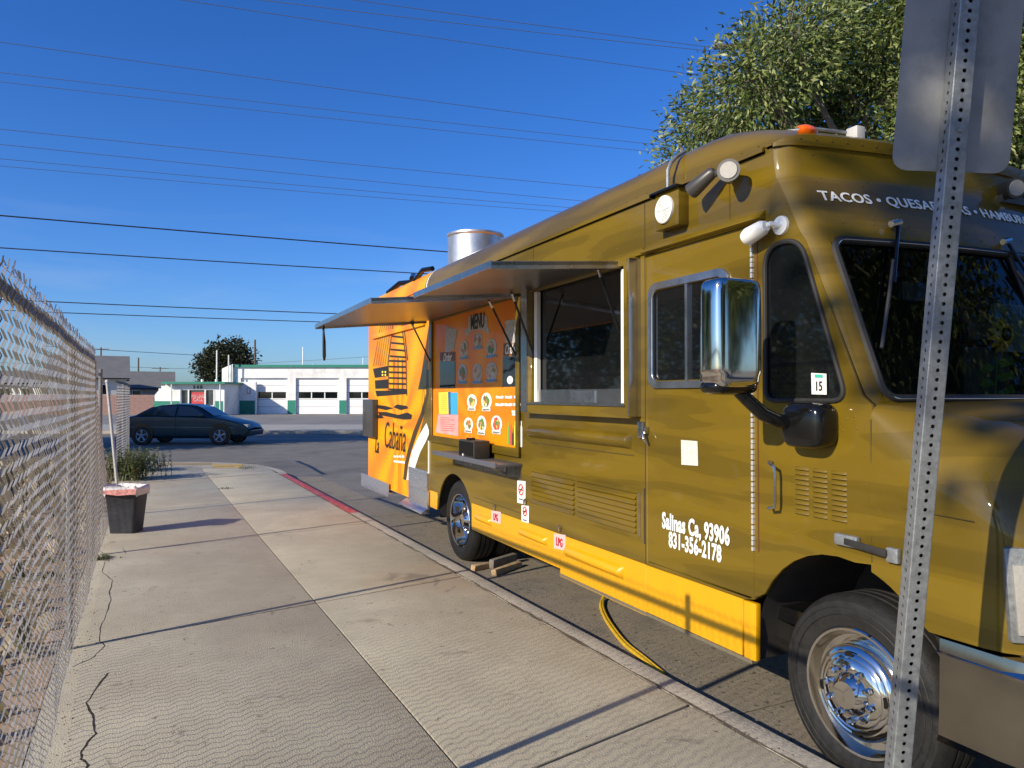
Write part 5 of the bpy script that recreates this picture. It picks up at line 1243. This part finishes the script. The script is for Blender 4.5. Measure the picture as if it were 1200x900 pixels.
# dry growth of the lot behind the fence
m_ = MB(); rg = random.Random(9)
for k in range(5200):
    d_ = rg.random() ** 1.3; u = -.55 - d_ * 16; v = rg.uniform(3, 22); h = rg.uniform(.05, .30) * (1.3 if v > 11 else .55); a = rg.uniform(0, 6.28); b = Vector((u, v, .085)); d = Vector((math.cos(a) * .5, math.sin(a) * .5, 1)) * h; s_ = Vector((-math.sin(a), math.cos(a), 0)) * rg.uniform(.01, .05)
    if (Vector((u, v, 0)).dot(c2w(0, 1))) > 16.4: continue
    m_.add([b - s_, b + s_, b + d * .7 + s_ * 1.5, b + d, b + d * .7 - s_ * 1.5], [(0, 1, 2, 4), (4, 2, 3)])
tag(m_.build('dry_grass', leafmat('dry_grass', [(.10, .11, .05), (.24, .19, .11), (.36, .28, .18)]), recalc=False), kind='stuff')

# ================================================================ CAR
CT = mat('dark_teal_paint', (0.004, 0.030, 0.042), .35, coat=.35, spec=.3)
car_pos = c2w((226 - 600) / F * 25.4, 25.4, 0.0)
car = thing('sedan', car_pos, 'dark green four door sedan driving past on the cross street', 'car', rz=-A)
# local: x along travel (front +), y across (camera side -), z up
st_ = [(-2.36, .42, .60, .66, .55), (-2.33, .30, .72, .80, .70), (-2.20, .26, .90, .95, .76), (-1.75, .24, .96, 1.02, .74), (-1.25, .22, .97, 1.27, .62), (-.85, .22, .97, 1.37, .58), (-.30, .22, .96, 1.41, .57), (.25, .22, .95, 1.38, .57), (.55, .22, .94, 1.27, .60), (1.08, .22, .92, .97, .72), (1.5, .24, .86, .91, .76), (2.0, .26, .74, .79, .74), (2.22, .28, .64, .68, .66), (2.32, .36, .52, .56, .5)]
rows = []
for (x, zb_, zw, zr, hr_) in st_:
    k = 1 - max(0, abs(x) - 1.7) ** 2 * .35; W = .86 * k
    pr = [(0, zb_), (W * .85, zb_), (W * .98, zb_ + .10), (W, zb_ + .25 if zb_ + .25 < zw else zw - .05), (W * .99, zw - .02), (W * .94, zw + .02), (min(hr_ + .05, W * .9), zr - .07 if zr - zw > .2 else zw + (zr - zw) * .5), (min(hr_, W * .8), zr - .01), (0, zr + .015)]
    rows.append([(x, -a, b) for a, b in pr] + [(x, a, b) for a, b in pr[-2::-1]])
MB().grid(rows).build('body', CT, car, smooth=True, sharp=28)
def sd(pts, m, name, y=-.0, parent=car, th=.006):
    me = curve_mesh([pts], th)
    for q in me.vertices:
        a, b, c = q.co
        t = max(0, min(1, (b - .96) / .42)); q.co = (a, -(.838 - .225 * t) - c - .012 + y, b)
    return link(name, me, m, parent)
CG = mat('car_glass', (.02, .03, .035), .05, spec=.7)
sd([(-1.62, 1.01), (-.28, 1.0), (-.26, 1.33), (-.80, 1.32), (-1.15, 1.22)], CG, 'rear_side_window', y=-.0)
sd([(-.20, 1.0), (.86, .99), (.48, 1.22), (.20, 1.31), (-.18, 1.335)], CG, 'front_side_window')
MB().grid([[(.30, -.53, 1.375), (.30, .53, 1.375)], [(.58, -.585, 1.285), (.58, .585, 1.285)], [(1.06, -.66, 1.0), (1.06, .66, 1.0)]]).build('windshield', CG, car)
MB().grid([[(-1.72, -.60, 1.05), (-1.72, .60, 1.05)], [(-1.22, -.55, 1.30), (-1.22, .55, 1.30)]]).build('rear_window', CG, car)
MB().tube([(-1.95, -.862, .62), (1.1, -.868, .60), (1.9, -.84, .59)], .010, 6).build('side_moulding', mat('grey_moulding', (.16, .2, .21), .4), car)
MB().box((.62, -.96, .97), (.78, -.84, 1.07)).build('side_mirror', CT, car, bevel=.02)
MB().box((2.10, -.72, .60), (2.30, -.50, .70)).build('headlight', LENS, car, bevel=.02)
MB().box((-2.36, -.78, .66), (-2.22, -.55, .80)).build('tail_light', REDP, car, bevel=.02)
MB().hexa([(2.1, -.80, .30), (2.38, -.62, .30), (2.38, .62, .30), (2.1, .80, .30), (2.1, -.82, .50), (2.42, -.64, .50), (2.42, .64, .50), (2.1, .82, .50)]).build('bumper', CT, car, bevel=.03)
for x in (-1.42, 1.36):
    for y, s_ in ((-.80, -1), (.80, 1)):
        MB().lathe([(.385, 0), (.385, s_ * .075), (0, s_ * .076)], (x, y, .36), 'v', 28).build('wheel_arch', BLACK, car)
        wh = MB().lathe([(.19, 0), (.21, s_ * .10), (.27, s_ * .105), (.318, s_ * .09), (.32, 0)], (x, y, .32), 'v', 28).build('wheel', TYRE, car, smooth=True)
        if s_ < 0:
            MB().lathe([(.0, s_ * .07), (.19, s_ * .07)], (x, y, .32), 'v', 24).build('wheel_back', BLACK, wh)
            rm = MB(); rm.lathe([(.215, s_ * .10), (.205, s_ * .112), (.185, s_ * .095)], (x, y, .32), 'v', 24).lathe([(.055, s_ * .08), (.05, s_ * .105), (0, s_ * .11)], (x, y, .32), 'v', 12)
            for k in range(5):
                a = 2 * math.pi * k / 5 + .3; rm.tube([(x, y + s_ * .095, .32), (x + .2 * math.cos(a), y + s_ * .10, .32 + .2 * math.sin(a))], [.028, .036], 6)
            rm.build('rim', mat('alloy_rim', (.45, .46, .48), .35, .7), wh, smooth=True)
MB().box((-.245, -.866, .35), (-.238, -.845, .94)).box((.92, -.85, .40), (.927, -.84, .90)).build('door_seams', BLACK, car)

car.scale = (.93, .95, .97)
# ================================================================ GARAGE
WSTUC = mat('white_stucco', (.80, .79, .76), .85, var=.04, scale=1.5, dirt=(.55, .54, .50), dscale=.8)
TEAL = mat('green_paint', (.012, .20, .135), .6, var=.08, scale=1)
def cbox(m_, X0, X1, Z0, Z1, h0, h1, org):
    m_.box((X0 - org[0], Z0 - org[1], h0), (X1 - org[0], Z1 - org[1], h1)); return m_
def pX(px, Z): return (px - 600) / F * Z
def pH(py, Z): return 1.66 + (463 - py) / F * Z
ZG = 60.0; org = (pX(330, ZG), ZG)
gar = thing('garage', c2w(org[0], org[1], .118), 'white three bay service garage with green trim across the street', 'garage', rz=-A)
B0 = 0.0
def G(m_, name, m, parent=gar, **k): return m_.build(name, m, parent, **k)
def gX(px): return pX(px, ZG)
Htop = pH(430, ZG) - .118; Xl, Xr = gX(274), gX(520)
doors = [(gX(282), gX(337)), (gX(346.5), gX(397.5)), (gX(406), gX(456)), (gX(465), gX(514))]
dh = pH(443, ZG) - .118
# front wall pieces round the openings
wl_ = MB(); e0 = Xl
for (a, b) in doors:
    cbox(wl_, e0, a, ZG, ZG + .25, 0, dh, org); e0 = b
cbox(wl_, e0, Xr, ZG, ZG + .25, 0, dh, org); cbox(wl_, Xl, Xr, ZG, ZG + .25, dh, Htop, org)
cbox(wl_, Xl, Xl + .2, ZG + .25, ZG + 12, 0, Htop - .1, org); cbox(wl_, Xl, Xr, ZG + 11.8, ZG + 12, 0, Htop - .1, org); cbox(wl_, Xr - .2, Xr, ZG + .25, ZG + 11.8, 0, Htop - .1, org)
G(wl_, 'wall', WSTUC)
e0 = Xl
for (a, b) in doors:
    m_ = MB(); cbox(m_, e0, a, ZG - .012, ZG, .02, 1.12, org); e0 = b; G(m_, 'green_dado', TEAL)
m_ = MB(); cbox(m_, Xl - .1, Xr + .1, ZG - .15, ZG + 12.1, Htop, Htop + .14, org); G(m_, 'roof', mat('roof_felt', (.4, .42, .42), .8)); m_ = MB(); cbox(m_, Xl - .12, Xr + .12, ZG - .18, ZG - .15, Htop - .03, Htop + .17, org); G(m_, 'roof_trim', TEAL)
DOORM = mat('door_white', (.80, .80, .78), .6, var=.03)
for (a, b) in doors:
    m_ = MB(); n_ = 5
    d = None
    for k in range(n_):
        m2 = MB(); h0, h1 = k * dh / n_ + .01, (k + 1) * dh / n_ - .012
        cbox(m2, a + .02, b - .02, ZG + .20, ZG + .25, h0, h1, org)
        if k == 0: d = G(m2, 'garage_door', DOORM)
        else: G(m2, 'door_panel', DOORM, d)
    cbox(m_, a, b, ZG + .26, ZG + .3, 0, dh, org); G(m_, 'door_backing', DARK, d)
    wpx = (b - a - .3) / 3
    for k in range(3):
        m2 = MB(); cbox(m2, a + .15 + k * wpx + .05, a + .15 + (k + 1) * wpx - .05, ZG + .185, ZG + .2, 1.29, 1.80, org); G(m2, 'door_pane', GLASS, d)
# tall gabled end wall left of the doors
m_ = MB(); a, b = gX(260), gX(274); z0_ = ZG - .02
m_.hexa([(a - org[0], -.0, 0), (b - org[0], -.3, 0), (b - org[0], 4, 0), (a - org[0], 4, 0), (a - org[0], 0, pH(432, ZG) - .118), (b - org[0], -.3, pH(428.5, ZG)), (b - org[0], 4, pH(428.5, ZG)), (a - org[0], 4, pH(432, ZG) - .118)])
G(m_, 'end_wall', WSTUC)
m_ = MB().tube([(gX(270) - org[0], -.4, 1.2), (gX(270) - org[0], -.4, pH(418, ZG))], .05, 6).tube([(gX(395 + 0) - org[0] + 1.5, 3, Htop), (gX(395) - org[0] + 1.5, 3, Htop + .9)], .04, 6).tube([(gX(355) - org[0], 3, Htop), (gX(355) - org[0], 3, Htop + .35)], .06, 6)
G(m_, 'vent_pipe', WSTUC)
# office in front
ZO = 56.5; oX = lambda px: pX(px, ZO); oo = (oX(222), ZO)
off_ = thing('office_building', c2w(oo[0], oo[1], .118), 'small white and green office with a flat green roof left of the garage doors', 'building', rz=-A)
def O(m_, name, m, parent=off_, **k): return m_.build(name, m, parent, **k)
oh = pH(450, ZO) - .118; m_ = MB()
wx0, wx1, wz0, wz1 = oX(212), oX(251), pH(475, ZO) - .118, pH(457, ZO) - .118
x0_, x1_ = oX(200), oX(263)
cbox(m_, x0_, wx0, ZO, ZO + .2, 0, oh, oo); cbox(m_, wx1, x1_, ZO, ZO + .2, 0, oh, oo); cbox(m_, wx0, wx1, ZO, ZO + .2, 0, wz0, oo); cbox(m_, wx0, wx1, ZO, ZO + .2, wz1, oh, oo)
cbox(m_, x1_ - .2, x1_, ZO + .2, ZO + 3.3, 0, oh, oo); cbox(m_, oX(262), oX(283), ZG - .35, ZG - .05, 0, 2.6, oo); O(m_, 'wall', WSTUC)
m_ = MB(); lw = [(oX(181.5), 1.55), (oX(186), 1.9), (oX(186), 2.05), (oX(189), 2.05), (oX(189), 2.25), (oX(194), 2.25), (oX(194), oh), (oX(201), oh)]
m_.v = []; o_pts = [(x - oo[0], z) for x, z in lw] + [(oX(201) - oo[0], 0), (oX(181.5) - oo[0], 0)]
n_ = len(o_pts); m_.v = [(x, -.02, z) for x, z in o_pts] + [(x, .2, z) for x, z in o_pts]; m_.f = [tuple(range(n_)), tuple(range(n_, 2 * n_))] + [(i, (i + 1) % n_, n_ + (i + 1) % n_, n_ + i) for i in range(n_)]
O(m_, 'wing_wall', WSTUC)
m_ = MB(); cbox(m_, oX(181), wx0 - .1, ZO - .035, ZO - .021, .02, pH(470, ZO) - .118, oo); cbox(m_, wx1 + .1, x1_ - .1, ZO - .014, ZO, .02, pH(470, ZO) - .118, oo); cbox(m_, wx0 - .1, wx1 + .1, ZO - .014, ZO, .02, wz0 - .1, oo); O(m_, 'green_dado', TEAL)
m_ = MB(); cbox(m_, oX(261), oX(282), ZG - .365, ZG - .35, .02, 1.1, oo); O(m_, 'green_dado', TEAL)
m_ = MB(); cbox(m_, oX(193.5), oX(267), ZO - .6, ZO + 3.4, oh, oh + .16, oo); O(m_, 'roof', TEAL)
m_ = MB(); cbox(m_, wx0, wx1, ZO + .12, ZO + .14, wz0, wz1, oo); wn = O(m_, 'window', mat('office_glass', (.06, .075, .075), .1, var=.4, scale=1.5))
m_ = MB()
for px in (212, 221, 240.5, 251): cbox(m_, oX(px) - .05, oX(px) + .05, ZO - .03, ZO + .1, wz0, wz1, oo)
cbox(m_, wx0, wx1, ZO - .05, ZO + .02, wz0 - .12, wz0, oo); O(m_, 'window_frame', WSTUC, wn)
m_ = MB(); cbox(m_, oX(224), oX(239.5), ZO + .08, ZO + .1, wz0 + .12, wz1 - .18, oo); bn_ = O(m_, 'window_banner', mat('red_banner', (.55, .04, .05), .6), wn)
for i, tx in enumerate(('FOR LEASE', 'CALL')):
    me = text_mesh(tx, .34, .01, .004, .62 if i == 0 else .9)
    for q in me.vertices: a, b, c = q.co; q.co = (oX(231.7) - oo[0] + a, .06, b + (wz1 - .50 if i == 0 else wz0 + .42))
    link('banner_text', me, WPRINT, bn_)
me = text_mesh('340', .36, .03, .006, 1.0, 0, 1.5)
for q in me.vertices: a, b, c = q.co; q.co = (oX(231.7) - oo[0] + a, -.03 - c, b + pH(454, ZO) - .118)
link('house_number', me, BLACK, off_)
m_ = MB()
for px in (204.5, 261): m_.tube([(oX(px) - oo[0], -.5, 0), (oX(px) - oo[0], -.5, oh)], .05, 8)
O(m_, 'canopy_post', WSTUC)
m_ = MB(); cbox(m_, oX(272), oX(276.5), ZG - .39, ZG - .37, 1.65, 2.15, oo); O(m_, 'wall_notice', mat('notice_red', (.5, .2, .16), .6), off_); m_ = MB(); cbox(m_, oX(273), oX(275.5), ZG - .40, ZG - .39, 1.72, 2.08, oo); O(m_, 'wall_notice_face', WPRINT)
m_ = MB(); m_.tube([(oX(227.5) - oo[0], 1.5, oh + .1), (oX(227.5) - oo[0], 1.5, oh + .4)], .12, 8).tube([(oX(244.5) - oo[0], 1.5, oh + .1), (oX(244.5) - oo[0], 1.5, oh + .4)], .12, 8); O(m_, 'roof_vent', WSTUC)

# ================================================================ BLOCK WALL, HOUSES
BRK = mat('red_block', (.27, .165, .14), .9, var=.15, scale=3); MORT = mat('mortar', (.25, .17, .14), .9)
ZB = 59.0; wo = (pX(100, ZB), ZB)
bw_ = thing('block_wall', c2w(wo[0], wo[1], .1), 'low reddish block wall across the street left of the office', 'wall', rz=-A)
x0_ = pX(-60, ZB); x1_ = pX(181, ZB)
m_ = MB(); cbox(m_, x0_, x1_, ZB + .02, ZB + .18, 0, 1.58, wo); m_.build('wall_core', MORT, bw_)
proto_me = None; rowh = .26; bl = .78; cnt = 0
for r_ in range(6):
    x = x0_ + (.39 if r_ % 2 else 0)
    while x < x1_ - .3 and cnt < 290:
        if proto_me is None:
            o = MB().box((-.385, -.01, .0), (.385, .03, .25)).build('block', BRK, bw_); proto_me = o.data
        else:
            o = bpy.data.objects.new('block', proto_me); COL.objects.link(o); o.parent = bw_
        o.location = (x + .39 - wo[0], rnd.uniform(-.006, .006), r_ * rowh + .006); x += bl; cnt += 1
ROOFG = mat('grey_shingles', (.155, .15, .145), .9, var=.12, scale=1.0); HW = mat('pale_house_wall', (.55, .55, .50), .8, var=.04); HW2 = mat('tan_house_wall', (.42, .36, .30), .8)
def house(px0, px1, Zh, ridge_py, eave_py, depth, label, wall, turn=28, win=(), ridge_px=None):
    o_ = (pX((px0 + px1) / 2, Zh), Zh); t = thing('house', c2w(o_[0], Zh, 0), label, 'house', rz=-A + R(turn))
    a, b = pX(px0, Zh) - o_[0], pX(px1, Zh) - o_[0]; he, hr_ = pH(eave_py, Zh), pH(ridge_py, Zh + depth / 2)
    MB().box((a + .3, 0, 0), (b - .3, depth, he)).build('wall', wall, t)
    d = depth / 2
    MB().add([(a, -.5, he - .05), (b, -.5, he - .05), (b, d, hr_), (a, d, hr_), (b, depth + .5, he - .05), (a, depth + .5, he - .05)], [(0, 1, 2, 3), (3, 2, 4, 5)]).add([(a, -.5, he + .1), (b, -.5, he + .1), (b, d, hr_ + .15), (a, d, hr_ + .15), (b, depth + .5, he + .1), (a, depth + .5, he + .1)], [(0, 1, 2, 3), (3, 2, 4, 5)]).build('roof', ROOFG, t, recalc=False)
    MB().add([(a + .3, .0, he), (a + .3, depth, he), (a + .3, d, hr_ - .1), (b - .3, .0, he), (b - .3, depth, he), (b - .3, d, hr_ - .1)], [(0, 1, 2), (3, 4, 5)]).build('gable', wall, t)
    for (q0, q1, y0, y1) in win:
        w0 = pX(q0, Zh) - o_[0]; w1 = pX(q1, Zh) - o_[0]; wn = MB().box((w0, -.04, pH(y1, Zh)), (w1, -.01, pH(y0, Zh))).build('window', GLASS, t)
        MB().box((w0 - .1, -.03, pH(y1, Zh) - .1), (w1 + .1, -.005, pH(y1, Zh))).box((w0 - .1, -.03, pH(y0, Zh)), (w1 + .1, -.005, pH(y0, Zh) + .1)).box((w0 - .1, -.03, pH(y1, Zh)), (w0, -.005, pH(y0, Zh))).box((w1, -.03, pH(y1, Zh)), (w1 + .1, -.005, pH(y0, Zh))).build('window_frame', WSTUC, wn)
    return t
house(60, 147, 70, 418.5, 444, 8, 'pale house with a tall grey shingle roof behind the block wall', HW, win=((116, 124, 451, 462),))
house(150, 203, 80, 437, 456, 7, 'low house with a grey roof between the tall roofed house and the office', HW2, 25, win=((158, 166, 458, 464),))
house(-60, 50, 72, 436, 450, 8, 'long low house far behind the left fence', HW, turn=0, win=((0, 12, 455, 463), (25, 35, 455, 463)))

# ================================================================ POLES AND WIRES
PW_ = mat('utility_pole_wood', (.11, .085, .065), .85, var=.2, scale=6); INS = mat('insulator', (.55, .52, .50), .4)
def upole(px, Z, h, label, arms=((0, 1.1),), r=.14, group='utility poles'):
    X = pX(px, Z); p = c2w(X, Z, 0); t = thing('utility_pole', p, label, 'utility pole', group, rz=-A)
    MB().tube([(0, 0, -.1), (0, 0, h)], [r, r * .7], 10).build('pole', PW_, t, smooth=True)
    for dz, hw in arms:
        c = MB().box((-hw, -.05, h - .35 - dz), (hw, .05, h - .23 - dz)).build('crossarm', PW_, t)
        for k in (-1, -.45, .45, 1): MB().lathe([(.03, 0), (.05, .04), (.035, .08), (.05, .11), (.0, .14)], (k * hw * .93, 0, h - .23 - dz), 'w', 8).build('insulator', INS, c, smooth=True)
    return t
upole(880, 19.6, pH(48, 19.6) + .2, 'wooden utility pole hidden in the big tree behind the truck', ((0, .95), (.95, .9)))
upole(905, 26, pH(150, 26), 'wooden utility pole beyond the big tree', ((0, 1.0),))
upole(915, 36, pH(230, 36), 'wooden utility pole standing far behind the truck', ((0, 1.0), (.8, .8)))
upole(118, 118, pH(407, 118), 'distant utility pole with crossarm above the tall roofed house', ((0, 1.3),), r=.16)
upole(162, 120, pH(419, 120), 'distant bare pole behind the low house', (), r=.16)
upole(187.5, 140, pH(430, 140), 'distant utility pole right of the bare pole behind the low house', ((0, 1.6), (.8, 1.2)), r=.14)
upole(298.5, 75, pH(398, 75), 'dark slender pole rising behind the garage roof', (), r=.13)
for (px, Z, py, lab) in ((254, 58.6, 412, 'thin white mast beside the garage office'), (355, 66, 408, 'thin white mast on the garage roof farther right')):
    p = c2w(pX(px, Z), Z, .1); o = MB().tube([(0, 0, 0), (0, 0, pH(py, Z))], .06, 8).build('mast', WSTUC); o.location = p; tag(o, lab, 'mast')
WM = mat('wire_dark', (.035, .035, .04), .5); WM2 = mat('wire_pale', (.13, .15, .19), .5, .2)
def wire(p0, p1, h, r, lab, ext=1.25, m=WM2, sag=.10, grp='overhead wires'):
    (x0, y0), (x1, y1) = p0, p1; H_ = h - 1.66
    Z0, Z1 = H_ * F / (463 - y0), H_ * F / (463 - y1)
    a = c2w(pX(x0, Z0), Z0, h); b = c2w(pX(x1, Z1), Z1, h); d = b - a
    a2 = a - d * .5; b2 = a + d * ext; n = 28; pts = []
    for k in range(n + 1):
        t = k / n; q = a2.lerp(b2, t); t1 = .5 / (.5 + ext); t2 = 1.5 / (.5 + ext)
        q.z += sag * d.length / 20 * 4 * ((t - t1) * (t - min(t2, 1)))
        pts.append(q - a2)
    o_ = MB().tube(pts, r, 5).build('overhead_wire', m, smooth=True); o_.location = a2; tag(o_, lab, 'overhead wire', grp)
G_ = 'thin overhead wires high above the truck'
for p0, p1, lab in (((439, 0), (838, 53), 'thin overhead wire reaching the upper crossarm, topmost of the three at the top'), ((332, 0), (838, 57.5), 'thin overhead wire reaching the upper crossarm just below the topmost one'), ((234, 0), (815, 85), 'thin overhead wire reaching the lower crossarm by the big tree')):
    wire(p0, p1, 10.2, .0075, lab, 1.04, grp=G_)
for p0, p1, lab in (((0, 47), (775, 152), 'thin wire entering at the left edge highest in the middle set of three'), ((0, 83), (770, 168), 'thin wire in the middle set of three, the centre one'), ((0, 94), (760, 176), 'thin wire in the middle set of three, the lowest one')):
    wire(p0, p1, 10.2, .0082, lab, 1.13, grp=G_)
for p0, p1, lab in (((0, 150), (705, 219), 'thin wire highest in the lower set of four'), ((0, 168), (665, 233), 'thin wire second from the top in the lower set of four'), ((0, 185), (650, 241), 'thin wire third from the top in the lower set of four'), ((0, 193.5), (640, 246), 'thin wire lowest in the lower set of four')):
    wire(p0, p1, 10.2, .0100, lab, 1.30, grp=G_)
for p0, p1, lab in (((0, 252), (528, 295), 'thick black cable running to the roof fan, upper of the pair'), ((0, 290), (490, 320), 'thick black cable above the orange rear, lower of the pair')):
    wire(p0, p1, 7.6, .025, lab, 1.7, WM, grp='thick black cables above the truck rear')
for p0, p1, lab in (((50, 353), (380, 367), 'dark cable passing just above the awning tip'), ((65, 366), (370, 377), 'dark cable meeting the awning tip, lowest near one')):
    wire(p0, p1, 7.0, .030, lab, 1.7, WM, grp='dark cables behind the awning tip')
for p0, p1, lab in (((122, 410), (236, 416.5), 'faint distant wire from the far pole to the dark tree'), ((150, 430), (420, 438), 'faint distant wire low over the houses'), ((300, 426), (432, 418), 'faint distant wire above the garage roof')):
    wire(p0, p1, 7.5, .035, lab, 1.3, WM2, .05, grp='faint distant wires')
